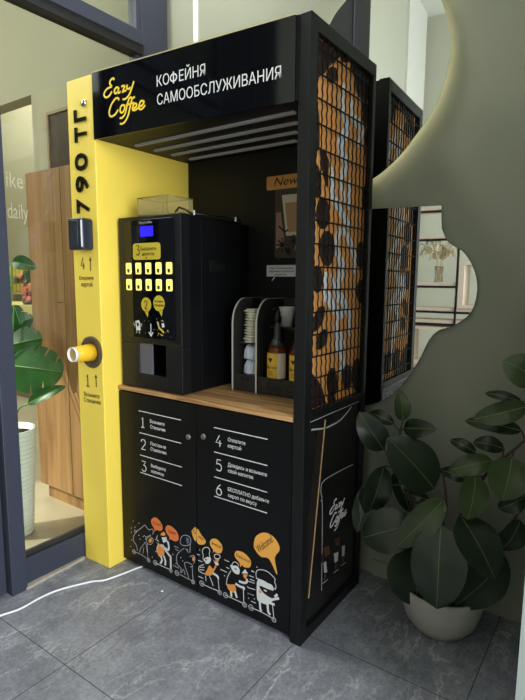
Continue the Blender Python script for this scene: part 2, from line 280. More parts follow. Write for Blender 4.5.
RIDERS = [{"w":[[[-0.8919,0.1891],[-0.9168,0.1602],[-0.9209,0.1333],[-0.9007,0.114],[-0.8956,0.0899]],[[-0.9162,0.1775],[-0.8858,0.1951],[-0.8556,0.221],[-0.8378,0.2346],[-0.8266,0.2254],[-0.8097,0.2201],[-0.7924,0.2294],[-0.7842,0.2215],[-0.7876,0.204]],[[-0.8483,0.1812],[-0.834,0.1773],[-0.8373,0.1637]],[[-0.834,0.1773],[-0.799,0.1984]],[[-0.8809,0.0861],[-0.8712,0.1106],[-0.8528,0.1335],[-0.8406,0.15],[-0.8351,0.1433],[-0.8301,0.1197],[-0.8228,0.0799]],[[-0.8573,0.0897],[-0.8503,0.1216]],[[-0.92,0.0776],[-0.8694,0.0793],[-0.8202,0.0702]],[[-0.8247,0.0751],[-0.8262,0.1504]],[[-0.8313,0.1697],[-0.8079,0.1874],[-0.7855,0.1798],[-0.8005,0.1523],[-0.8262,0.1504],[-0.8313,0.1697]]],"t":[],"f":[["o",[[-0.817,0.17],[-0.8024,0.1808],[-0.7942,0.173],[-0.806,0.1568],[-0.8162,0.1598]]]],"d":[[-0.9201,0.2295],[-0.8815,0.2301],[-0.9367,0.1905],[-0.9092,0.203],[-0.9357,0.1694],[-0.9349,0.131],[-0.9436,0.0959],[-0.8837,0.1704],[-0.8755,0.1538],[-0.8544,0.1731],[-0.9098,0.1879]],"h":[[-0.92,0.0776,0.0122],[-0.8191,0.0685,0.0104]]},{"w":[[[-0.7585,0.2088],[-0.7619,0.1872],[-0.7482,0.1833]],[[-0.7737,0.0713],[-0.7237,0.0698],[-0.6776,0.0715]],[[-0.7484,0.175],[-0.7613,0.1503],[-0.762,0.1252]]],"t":[[[-0.7375,0.1702],[-0.7133,0.1576],[-0.6841,0.1366],[-0.6762,0.1311],[-0.6759,0.0741]],[[-0.7265,0.1738],[-0.7131,0.1637],[-0.6878,0.1626],[-0.6892,0.1937],[-0.6987,0.1988]],[[-0.739,0.1163],[-0.7312,0.0982],[-0.7428,0.0777]],[[-0.7212,0.1242],[-0.7093,0.1016],[-0.7125,0.0799]]],"f":[["o",[[-0.7361,0.2218],[-0.7194,0.237],[-0.7076,0.2293],[-0.7144,0.2203],[-0.7363,0.2156]]],["w",[[-0.731,0.207],[-0.7009,0.2184],[-0.6976,0.1992],[-0.7207,0.1846]]],["o",[[-0.7457,0.1717],[-0.7602,0.1506],[-0.7609,0.1256],[-0.7475,0.1093],[-0.7195,0.1269],[-0.7162,0.1484],[-0.7268,0.1614]]]],"d":[[-0.7704,0.1846],[-0.7624,0.1706],[-0.7721,0.126],[-0.7957,0.0911],[-0.6625,0.1498]],"h":[[-0.7748,0.0709,0.0136],[-0.6761,0.0679,0.0108]]},{"w":[[[-0.6152,0.2287],[-0.6037,0.2515],[-0.5814,0.2639],[-0.5596,0.263],[-0.5507,0.2468],[-0.5629,0.226],[-0.5878,0.2138],[-0.61,0.2132],[-0.6152,0.2287]],[[-0.5907,0.2022],[-0.6306,0.1633],[-0.6397,0.1342],[-0.6317,0.1107],[-0.6121,0.1001],[-0.6182,0.0761]],[[-0.5546,0.2392],[-0.558,0.1915]],[[-0.5825,0.2027],[-0.5662,0.1888]],[[-0.5583,0.1723],[-0.5365,0.1859],[-0.5286,0.1716],[-0.537,0.1475]],[[-0.592,0.133],[-0.5697,0.1428],[-0.5426,0.1371],[-0.5563,0.1259]],[[-0.592,0.133],[-0.5841,0.1098],[-0.5707,0.0843],[-0.5655,0.0689]],[[-0.6097,0.0791],[-0.5981,0.1006],[-0.5874,0.0784]],[[-0.6382,0.069],[-0.5931,0.0676],[-0.5409,0.0649]],[[-0.5454,0.1319],[-0.5409,0.0692]],[[-0.6527,0.1909],[-0.6244,0.1913]],[[-0.6472,0.1796],[-0.6275,0.1774]],[[-0.6605,0.0986],[-0.6235,0.0961]]],"t":[],"f":[["b",[[-0.5816,0.252],[-0.5652,0.2528],[-0.5628,0.2367],[-0.5738,0.2268],[-0.5791,0.24]]],["o",[[-0.5464,0.1741],[-0.5339,0.1804],[-0.5325,0.1661],[-0.5423,0.1564]]]],"d":[[-0.614,0.1493],[-0.603,0.1379],[-0.643,0.1112],[-0.6622,0.1485],[-0.5743,0.199]],"h":[[-0.6382,0.069,0.0137],[-0.541,0.0628,0.0109]]},{"w":[[[-0.4838,0.1877],[-0.481,0.2053],[-0.4861,0.2203],[-0.4781,0.2374],[-0.4573,0.2483],[-0.4446,0.24],[-0.4473,0.2206],[-0.4423,0.2099]],[[-0.4762,0.1652],[-0.5027,0.1476],[-0.5083,0.1288],[-0.4898,0.1226],[-0.4741,0.124]],[[-0.5001,0.1443],[-0.4738,0.1535]],[[-0.5029,0.1328],[-0.4765,0.1399]],[[-0.4689,0.1175],[-0.4666,0.0931]],[[-0.4481,0.1249],[-0.4354,0.1044],[-0.4279,0.0864]],[[-0.4904,0.0738],[-0.4434,0.0722],[-0.3925,0.0747]],[[-0.3998,0.134],[-0.395,0.082]],[[-0.5153,0.1981],[-0.4995,0.1992]],[[-0.5104,0.1724],[-0.4866,0.1742]],[[-0.5113,0.1002],[-0.4822,0.1001]],[[-0.4193,0.2258],[-0.4092,0.234],[-0.3893,0.2337],[-0.3943,0.2186],[-0.4169,0.2143],[-0.4193,0.2258]]],"t":[[[-0.4301,0.1418],[-0.4048,0.1384],[-0.3993,0.128]]],"f":[["w",[[-0.4812,0.1865],[-0.4577,0.2048],[-0.4398,0.2046],[-0.445,0.1842],[-0.4632,0.1717],[-0.4735,0.1786]]],["k",[[-0.4734,0.1904],[-0.463,0.1955],[-0.462,0.1888],[-0.4693,0.1842]]],["o",[[-0.4477,0.1708],[-0.4274,0.1613],[-0.4171,0.1814],[-0.4095,0.1778],[-0.4275,0.1447],[-0.4404,0.1277],[-0.4741,0.1198],[-0.4609,0.1454]]],["w",[[-0.4245,0.2035],[-0.4145,0.1864],[-0.3995,0.1875],[-0.4019,0.1989],[-0.416,0.1962]]],["o",[[-0.4144,0.2123],[-0.3943,0.2178],[-0.3994,0.2006],[-0.4145,0.1967]]]],"d":[[-0.5018,0.2214]],"h":[[-0.4904,0.0738,0.0143],[-0.3916,0.0709,0.012]]},{"w":[[[-0.3268,0.211],[-0.3216,0.2257],[-0.3088,0.2335],[-0.2946,0.2285],[-0.2935,0.2204]],[[-0.332,0.1876],[-0.3504,0.1505],[-0.3557,0.1179]],[[-0.3585,0.0705],[-0.3139,0.0701],[-0.2629,0.0705]],[[-0.2681,0.1331],[-0.2654,0.0738]],[[-0.366,0.2236],[-0.3398,0.2238]],[[-0.3874,0.1747],[-0.3529,0.1736]],[[-0.3555,0.1945],[-0.3398,0.1935]],[[-0.2288,0.2239],[-0.2142,0.2227]],[[-0.236,0.1855],[-0.2139,0.1863]],[[-0.2456,0.1224],[-0.2209,0.1233]]],"t":[[[-0.2909,0.1569],[-0.2632,0.1598],[-0.2507,0.1695],[-0.2523,0.1817]],[[-0.3088,0.1396],[-0.2833,0.1361],[-0.2656,0.1383],[-0.2681,0.1288]],[[-0.3321,0.0981],[-0.3295,0.075]],[[-0.3114,0.106],[-0.3011,0.0816]]],"f":[["w",[[-0.3356,0.2101],[-0.3242,0.1903],[-0.3088,0.1828],[-0.291,0.187],[-0.2884,0.2072],[-0.3012,0.2177],[-0.3191,0.2137]]],["k",[[-0.3139,0.2047],[-0.3037,0.2061],[-0.3047,0.2006],[-0.3129,0.1994]]],["o",[[-0.3531,0.121],[-0.3347,0.1256],[-0.3139,0.1333],[-0.3062,0.1101],[-0.3191,0.0965],[-0.3347,0.0972],[-0.3479,0.1032]]],["w",[[-0.2768,0.1963],[-0.2609,0.219],[-0.2459,0.2052]]],["o",[[-0.2708,0.1955],[-0.2474,0.2004],[-0.2557,0.1804],[-0.2657,0.1802]]]],"d":[[-0.3662,0.1527],[-0.2457,0.1479],[-0.243,0.1019]],"h":[[-0.3601,0.0699,0.0138],[-0.2619,0.0666,0.012]]},{"w":[[[-0.2036,0.1981],[-0.2059,0.2242],[-0.1923,0.2409],[-0.1552,0.248],[-0.1186,0.2319],[-0.1184,0.2174],[-0.1116,0.2023],[-0.116,0.1861]],[[-0.2023,0.2016],[-0.1614,0.2016],[-0.118,0.1883]],[[-0.2294,0.0672],[-0.1806,0.0685],[-0.1198,0.0635]],[[-0.1271,0.1199],[-0.1198,0.0664]],[[-0.2406,0.1998],[-0.2161,0.2008]],[[-0.244,0.1744],[-0.2125,0.1769]],[[-0.2439,0.1471],[-0.2088,0.1511]],[[-0.2473,0.1214],[-0.2156,0.1244]],[[-0.2295,0.0947],[-0.205,0.0952]]],"t":[[[-0.1439,0.1311],[-0.1142,0.1486],[-0.098,0.1578]],[[-0.1176,0.1561],[-0.1047,0.1711]],[[-0.1404,0.1218],[-0.1172,0.1238]],[[-0.1878,0.111],[-0.1841,0.0792],[-0.1772,0.0729]],[[-0.1504,0.1166],[-0.1467,0.0823],[-0.1366,0.0744]]],"f":[["w",[[-0.1988,0.1969],[-0.1614,0.1986],[-0.128,0.1963],[-0.1242,0.1565],[-0.1305,0.1304],[-0.1537,0.1094],[-0.1878,0.108],[-0.2017,0.1207]]],["k",[[-0.1897,0.1745],[-0.1544,0.1758],[-0.1178,0.1754],[-0.1208,0.149],[-0.142,0.1449],[-0.1745,0.1539]]],["w",[[-0.1692,0.1678],[-0.1543,0.1675],[-0.1556,0.1611],[-0.1678,0.1624]]],["o",[[-0.1916,0.1576],[-0.1827,0.158],[-0.1799,0.1471],[-0.1895,0.1446]]]],"d":[[-0.2026,0.248],[-0.2232,0.224],[-0.2474,0.1488],[-0.2142,0.1098]],"h":[[-0.2294,0.0672,0.014],[-0.1197,0.0605,0.0112]]}]
BUBBLES = [["p",[[-0.7967,0.2713],[-0.7738,0.2902],[-0.7463,0.2858],[-0.7277,0.2669],[-0.7255,0.2473],[-0.7422,0.2342],[-0.7632,0.2328],[-0.7845,0.214],[-0.7767,0.2312],[-0.7945,0.2514]]],["p",[[-0.7053,0.2574],[-0.6941,0.2748],[-0.6701,0.2779],[-0.6389,0.2653],[-0.6264,0.2454],[-0.6294,0.2246],[-0.6505,0.214],[-0.6742,0.2166],[-0.6861,0.2088],[-0.681,0.2225],[-0.7004,0.2387]]],["q",[[-0.5468,0.2921],[-0.5347,0.3091],[-0.5214,0.3131],[-0.5222,0.2545],[-0.538,0.2676]]],["q",[[-0.5151,0.3121],[-0.4927,0.2919],[-0.4695,0.2764],[-0.4712,0.2594],[-0.4932,0.2482],[-0.5158,0.2523]]],["q",[[-0.4443,0.275],[-0.4314,0.2933],[-0.4063,0.2991],[-0.3841,0.286],[-0.3768,0.2682],[-0.3842,0.2475],[-0.4042,0.239],[-0.4217,0.2413],[-0.4289,0.232],[-0.4267,0.2458],[-0.4393,0.2582]]],["q",[[-0.3129,0.2672],[-0.3012,0.283],[-0.2685,0.2861],[-0.2388,0.2708],[-0.2314,0.2523],[-0.2386,0.2339],[-0.2634,0.2266],[-0.2774,0.231],[-0.2844,0.2192],[-0.2885,0.237],[-0.3088,0.2515]]],["q",[[-0.2183,0.3357],[-0.2069,0.3745],[-0.17,0.4003],[-0.1304,0.3981],[-0.1042,0.3749],[-0.0987,0.351],[-0.1196,0.3126],[-0.1077,0.2503],[-0.1457,0.3009],[-0.1825,0.2973],[-0.2099,0.3148]]]]
WELCOME = [[-0.1976,0.31],[-0.1302,0.3781]]
ZONES = [[[0.0871,2.1776],[0.2023,2.1838],[0.3256,2.1824],[0.2695,2.1497],[0.2235,2.157],[0.206,2.1169],[0.1777,2.1036],[0.133,2.0601],[0.1065,2.0436],[0.0888,2.0423]],[[0.3257,2.1816],[0.5367,2.1991],[0.556,2.0559],[0.4737,2.054],[0.3901,2.06],[0.3639,2.1082],[0.383,2.1556]],[[0.1084,1.792],[0.135,1.8039],[0.1745,1.7785],[0.1715,1.7333],[0.174,1.6843],[0.1392,1.7151]],[[0.4254,2.0291],[0.4767,1.9707],[0.475,1.8748],[0.5376,1.828],[0.5589,1.931],[0.5473,2.061]],[[0.0498,1.934],[0.0902,1.9349],[0.1051,1.8343],[0.0962,1.7995],[0.0555,1.7914]],[[0.0576,1.7398],[0.1058,1.7416],[0.1236,1.6634],[0.0615,1.6417]],[[0.0578,1.0235],[0.1226,0.9954],[0.1723,0.9417],[0.1902,0.8958],[0.2312,0.88],[0.0709,0.8664]],[[0.5141,1.0098],[0.564,1.03],[0.5992,0.8635],[0.5245,0.8765]]]
BEANS = [[[0.2285,2.0825],[0.2247,2.069],[0.2127,2.0555],[0.1951,2.0448],[0.1755,2.0391],[0.1579,2.0392],[0.1455,2.0452],[0.1407,2.0557],[0.1443,2.0688],[0.1557,2.0819],[0.1727,2.0926],[0.1921,2.0988],[0.2103,2.0991],[0.2233,2.0933]],[[0.1907,1.5969],[0.1867,1.5719],[0.173,1.5509],[0.1526,1.5383],[0.1297,1.5364],[0.1091,1.5454],[0.0945,1.5631],[0.0887,1.5862],[0.0925,1.6101],[0.1053,1.6305],[0.1248,1.6435],[0.1473,1.6464],[0.1686,1.6383],[0.1841,1.6207]],[[0.2372,1.4742],[0.2325,1.4453],[0.2162,1.4216],[0.1918,1.4082],[0.1646,1.4076],[0.1401,1.4193],[0.1228,1.4408],[0.1158,1.4679],[0.1203,1.4954],[0.1355,1.5183],[0.1585,1.5322],[0.1853,1.5344],[0.2107,1.5238],[0.2293,1.5024]],[[0.5447,1.6869],[0.5419,1.6672],[0.5307,1.6505],[0.5136,1.64],[0.4941,1.6379],[0.4761,1.6444],[0.463,1.658],[0.4574,1.676],[0.4601,1.695],[0.4708,1.7115],[0.4873,1.7221],[0.5066,1.7248],[0.525,1.7189],[0.5386,1.7054]],[[0.5103,1.4619],[0.5079,1.4369],[0.4972,1.4165],[0.4804,1.405],[0.461,1.4046],[0.443,1.4151],[0.4299,1.4343],[0.424,1.4582],[0.4263,1.4825],[0.4366,1.5024],[0.4527,1.5141],[0.4718,1.5153],[0.4901,1.5055],[0.5039,1.4865]],[[0.1487,1.3607],[0.1456,1.3388],[0.1351,1.3214],[0.1193,1.3119],[0.1015,1.3121],[0.0854,1.3219],[0.0739,1.3391],[0.0693,1.3602],[0.0722,1.3814],[0.0822,1.3985],[0.0975,1.4083],[0.115,1.4087],[0.1315,1.3996],[0.1436,1.3824]],[[0.1163,1.6658],[0.1146,1.6553],[0.1091,1.6463],[0.1008,1.6407],[0.0915,1.6395],[0.083,1.6429],[0.0769,1.6502],[0.0744,1.66],[0.0761,1.6704],[0.0814,1.6793],[0.0896,1.685],[0.0988,1.6864],[0.1075,1.6831],[0.1137,1.6758]],[[0.5215,1.3105],[0.5188,1.2886],[0.5077,1.2714],[0.4905,1.2622],[0.4708,1.2628],[0.4527,1.2729],[0.4395,1.2904],[0.4337,1.3117],[0.4364,1.3328],[0.447,1.3497],[0.4635,1.3592],[0.4829,1.3593],[0.5015,1.3498],[0.5153,1.3324]],[[0.1573,1.2096],[0.139,1.1904],[0.1175,1.1769],[0.0973,1.1717],[0.0821,1.1756],[0.0749,1.1877],[0.0768,1.2056],[0.0874,1.226],[0.105,1.2449],[0.1261,1.2588],[0.1467,1.2648],[0.1626,1.2614],[0.1705,1.2492],[0.1686,1.2307]],[[0.1881,1.1296],[0.1725,1.1148],[0.1529,1.1051],[0.1334,1.1023],[0.1177,1.1068],[0.1087,1.1175],[0.1081,1.1325],[0.116,1.1488],[0.1309,1.1633],[0.1501,1.1734],[0.1698,1.1768],[0.1862,1.1727],[0.1957,1.1619],[0.1964,1.1465]],[[0.2873,0.9562],[0.2841,0.9305],[0.2722,0.9115],[0.2542,0.9032],[0.2337,0.9069],[0.215,0.9217],[0.2016,0.9444],[0.196,0.9706],[0.1991,0.9954],[0.2103,1.0139],[0.2276,1.0228],[0.2478,1.0201],[0.2669,1.006],[0.2811,0.9832]],[[0.4163,0.959],[0.4132,0.9356],[0.4014,0.9184],[0.3833,0.9109],[0.3627,0.9144],[0.3438,0.928],[0.3302,0.9488],[0.3244,0.9727],[0.3274,0.9952],[0.3386,1.0121],[0.356,1.0201],[0.3763,1.0174],[0.3956,1.0045],[0.4099,0.9836]],[[0.5289,0.9509],[0.5254,0.919],[0.5102,0.8954],[0.4869,0.885],[0.4602,0.8896],[0.4356,0.9079],[0.4178,0.936],[0.41,0.9683],[0.4135,0.9988],[0.4276,1.0218],[0.4498,1.033],[0.476,1.0298],[0.5012,1.0126],[0.5202,0.9845]],[[0.2722,0.8923],[0.2693,0.8841],[0.2603,0.8788],[0.247,0.8775],[0.2321,0.8804],[0.2187,0.8868],[0.2093,0.8954],[0.2057,0.9046],[0.2085,0.9126],[0.2171,0.9179],[0.2301,0.9194],[0.2449,0.9168],[0.2585,0.9105],[0.2683,0.9017]],[[0.5461,1.7295],[0.5431,1.7186],[0.5327,1.7088],[0.5173,1.7021],[0.4999,1.6998],[0.4841,1.7023],[0.4729,1.709],[0.4683,1.7186],[0.4713,1.7292],[0.4812,1.7388],[0.4962,1.7455],[0.5134,1.7481],[0.5296,1.7459],[0.5413,1.7392]],[[0.1167,2.0995],[0.1086,2.085],[0.0955,2.072],[0.0802,2.063],[0.0656,2.0598],[0.0548,2.0628],[0.0496,2.0715],[0.0509,2.0841],[0.0587,2.0982],[0.0713,2.1111],[0.0865,2.1203],[0.1012,2.1239],[0.1125,2.1212],[0.1181,2.1124]],[[0.1714,2.1498],[0.1734,2.1392],[0.1681,2.1276],[0.1566,2.1176],[0.1413,2.1111],[0.1252,2.1094],[0.1117,2.1127],[0.1032,2.1203],[0.1013,2.1307],[0.1064,2.1418],[0.1174,2.1517],[0.1324,2.1584],[0.1485,2.1604],[0.1624,2.1574]],[[0.2532,2.1627],[0.2432,2.1502],[0.228,2.1388],[0.2108,2.1308],[0.1949,2.1277],[0.1835,2.1301],[0.1786,2.1374],[0.1812,2.1482],[0.1907,2.1605],[0.2054,2.1718],[0.2225,2.18],[0.2387,2.1834],[0.2506,2.1813],[0.2559,2.1739]],[[0.4894,2.1603],[0.4821,2.1422],[0.4671,2.1254],[0.4476,2.1133],[0.4277,2.1083],[0.4111,2.1112],[0.4011,2.1213],[0.3994,2.1365],[0.4064,2.154],[0.4206,2.1705],[0.4396,2.1827],[0.4597,2.1883],[0.4768,2.1859],[0.4875,2.1759]],[[0.5426,2.1135],[0.5403,2.0946],[0.5308,2.0774],[0.516,2.0653],[0.4991,2.0608],[0.4834,2.0646],[0.4719,2.0758],[0.4668,2.0922],[0.469,2.1106],[0.4781,2.1275],[0.4924,2.1396],[0.5092,2.1446],[0.5252,2.1413],[0.5371,2.1302]],[[0.4144,2.1609],[0.418,2.1478],[0.4124,2.134],[0.3988,2.1223],[0.38,2.1151],[0.36,2.1137],[0.3427,2.1184],[0.3314,2.1279],[0.328,2.1406],[0.3333,2.1539],[0.3463,2.1655],[0.3644,2.1729],[0.3844,2.1748],[0.4023,2.1705]],[[0.3185,2.169],[0.3109,2.1581],[0.297,2.1475],[0.2798,2.1394],[0.2626,2.1353],[0.2488,2.1361],[0.2411,2.1413],[0.2408,2.1501],[0.248,2.1607],[0.2614,2.1712],[0.2784,2.1794],[0.2957,2.1838],[0.31,2.1833],[0.3182,2.1781]],[[0.5301,2.018],[0.5184,1.9992],[0.4998,1.9827],[0.4781,1.9718],[0.4577,1.9687],[0.4425,1.9737],[0.4354,1.9858],[0.4376,2.0025],[0.4486,2.0208],[0.4665,2.0371],[0.488,2.0484],[0.5087,2.0522],[0.5246,2.0475],[0.5323,2.0353]],[[0.5391,1.9268],[0.5368,1.9076],[0.5272,1.8906],[0.5123,1.8794],[0.4952,1.876],[0.4793,1.881],[0.4677,1.8933],[0.4626,1.9105],[0.4649,1.9291],[0.474,1.9457],[0.4885,1.9571],[0.5054,1.961],[0.5215,1.9564],[0.5336,1.9442]],[[0.0995,1.8822],[0.0973,1.8689],[0.0902,1.8571],[0.0795,1.8491],[0.0675,1.8464],[0.0565,1.8496],[0.0488,1.8578],[0.0457,1.8696],[0.0478,1.8825],[0.0547,1.8941],[0.0652,1.9022],[0.0771,1.9052],[0.0882,1.9023],[0.0962,1.8941]]]
SWIRL = [[[0.2808,2.0675],[0.264,2.0145],[0.2745,1.9757],[0.3013,1.9401],[0.3115,1.9105],[0.2649,1.8684],[0.267,1.8335],[0.3017,1.8043],[0.3118,1.7771],[0.273,1.7345],[0.2879,1.6933],[0.2997,1.6508]],[[0.3286,2.0321],[0.3476,2.003],[0.3612,1.969],[0.4313,1.9525],[0.4256,1.9075],[0.3972,1.8742]],[[0.1905,1.7597],[0.2085,1.6962],[0.2156,1.6512],[0.258,1.6312],[0.2979,1.5989],[0.3379,1.5728],[0.3498,1.551]],[[0.323,1.7351],[0.3424,1.7009],[0.3387,1.6256]],[[0.2948,1.554],[0.2533,1.5175],[0.2565,1.4623],[0.2919,1.4224],[0.302,1.396],[0.2684,1.3557],[0.2605,1.3065],[0.3048,1.2805],[0.3651,1.2271],[0.3804,1.1738],[0.3895,1.1324]],[[0.295,1.5503],[0.3525,1.5103],[0.3901,1.4686],[0.4154,1.4221],[0.3907,1.3819]],[[0.164,1.3861],[0.1684,1.3426],[0.1702,1.3061],[0.1989,1.2871],[0.2525,1.2438],[0.3211,1.2252]],[[0.213,1.3795],[0.2233,1.3351]],[[0.3206,1.2331],[0.2713,1.2045],[0.2568,1.1668],[0.2758,1.1263],[0.2866,1.0859],[0.3304,1.0328],[0.3004,0.9964]],[[0.299,1.1636],[0.3156,1.1028],[0.3057,1.0519]]]
LOW = {"stick":[[0.1775,0.8307],[0.078,0.1513]],"cup":[[0.4374,0.5775],[0.299,0.587],[0.1745,0.5879],[0.1554,0.5568],[0.1657,0.5232],[0.1605,0.51],[0.1709,0.4759],[0.1811,0.1285]],"arc":[[[0.0714,0.8164],[0.1212,0.8075],[0.1792,0.7968]],[[0.1851,0.7969],[0.2866,0.7991],[0.3514,0.8158],[0.4015,0.8369]]],"logo":[[0.2196,0.4111],[0.3832,0.43],[0.3032,0.346]],"br":[[[0.1879,0.307],[0.2348,0.2975],[0.2464,0.2572],[0.2055,0.2598]],[[0.2824,0.306],[0.3264,0.2922],[0.3317,0.2603],[0.2944,0.2683]],[[0.1736,0.29],[0.1891,0.283],[0.1906,0.2508],[0.1755,0.25]]],"wh":[[[0.191,0.2428],[0.2126,0.2406],[0.2247,0.1869],[0.1994,0.1959]],[[0.2794,0.2423],[0.3198,0.2324],[0.3153,0.1929],[0.2885,0.1972]],[[0.3533,0.2425],[0.3817,0.2334],[0.3775,0.1896],[0.3562,0.1942]]]}
LINES1 = [[-0.8616,0.772],[-0.5991,0.7684],[-0.8587,0.6709],[-0.5993,0.6698],[-0.8624,0.5679],[-0.6013,0.5646],[-0.8659,0.4711],[-0.6049,0.4646]]
LINES2 = [[-0.4188,0.772],[-0.1585,0.7673],[-0.4195,0.6706],[-0.1575,0.6664],[-0.4202,0.5659],[-0.1564,0.5596],[-0.4209,0.468],[-0.1554,0.4591]]
LEAVES = [[[0.202,0.42,0.808],[0.182,0.42,0.93],0.063],[[0.212,0.41,0.783],[0.347,0.38,0.812],0.071],[[0.138,0.4,0.681],[0.051,0.34,0.837],0.105],[[0.163,0.43,0.787],[0.05,0.43,0.814],0.052],[[0.35,0.38,0.577],[0.176,0.33,0.756],0.174],[[0.14,0.4,0.615],[0.092,0.36,0.404],0.105],[[0.079,0.4,0.524],[0.06,0.34,0.333],0.083],[[0.287,0.36,0.426],[0.1,0.3,0.336],0.162],[[0.404,0.32,0.572],[0.259,0.25,0.371],0.105],[[0.404,0.3,0.484],[0.422,0.24,0.191],0.181],[[0.31,0.36,0.347],[0.322,0.31,0.121],0.208],[[0.465,0.33,0.517],[0.601,0.27,0.353],0.147],[[0.607,0.38,0.377],[0.453,0.33,0.162],0.142],[[0.501,0.34,0.679],[0.495,0.29,0.53],0.099],[[0.616,0.33,0.772],[0.603,0.28,0.632],0.128],[[0.545,0.38,0.732],[0.411,0.34,0.677],0.071],[[0.633,0.38,0.853],[0.451,0.36,0.863],0.058],[[0.648,0.36,0.947],[0.487,0.32,0.884],0.073],[[0.62,0.42,0.945],[0.499,0.42,0.96],0.035],[[0.677,0.36,1.038],[0.567,0.33,1.094],0.108],[[0.48,0.43,0.731],[0.385,0.43,0.762],0.044],[[0.573,0.43,0.765],[0.469,0.42,0.773],0.057],[[0.655,0.4,0.624],[0.576,0.38,0.562],0.069],[[0.313,0.46,0.495],[0.198,0.46,0.503],0.048],[[0.643,0.42,0.521],[0.589,0.4,0.4],0.085],[[0.677,0.42,0.713],[0.643,0.38,0.61],0.076],[[0.512,0.44,0.397],[0.591,0.42,0.188],0.127],[[0.31,0.42,0.426],[0.408,0.42,0.241],0.134],[[0.458,0.46,0.612],[0.345,0.46,0.626],0.053],[[0.161,0.47,0.581],[0.232,0.47,0.418],0.074]]
STEMS = [[[0.369,0.44,0.141],[0.331,0.43,0.324],[0.274,0.42,0.415],[0.24,0.41,0.535],[0.206,0.42,0.649],[0.189,0.43,0.766]],[[0.384,0.44,0.147],[0.371,0.42,0.361],[0.392,0.4,0.517],[0.359,0.44,0.635],[0.349,0.4,0.614]],[[0.407,0.44,0.156],[0.425,0.42,0.418],[0.476,0.4,0.559],[0.541,0.38,0.695],[0.631,0.37,0.807],[0.7,0.37,0.905]],[[0.413,0.45,0.144],[0.516,0.43,0.363],[0.597,0.42,0.47],[0.664,0.41,0.605]],[[0.7,0.37,0.905],[0.694,0.37,0.988]]]
MONST = [[[-1.723,-0.12,0.906],[-1.486,0.043,0.872],0.261],[[-1.84,-0.04,0.994],[-1.701,0.065,1.034],0.185],[[-1.584,-0.102,0.715],[-1.432,0.021,0.808],0.067],[[-1.8,-0.024,1.44],[-1.689,0.05,1.41],0.08],[[-1.936,0.008,1.095],[-1.825,0.093,1.135],0.123],[[-1.87,0.012,1.209],[-1.833,0.02,1.1],0.077]]
CABLE = [[-1.072,-0.562,-0.0],[-1.049,-0.491,0.0],[-1.051,-0.401,0.0],[-1.038,-0.321,0.0],[-0.978,-0.2,0.0],[-0.934,-0.146,0.0],[-0.892,0.012,0.0]]
SCRAP = [[-0.668,-0.06,-0.0]]

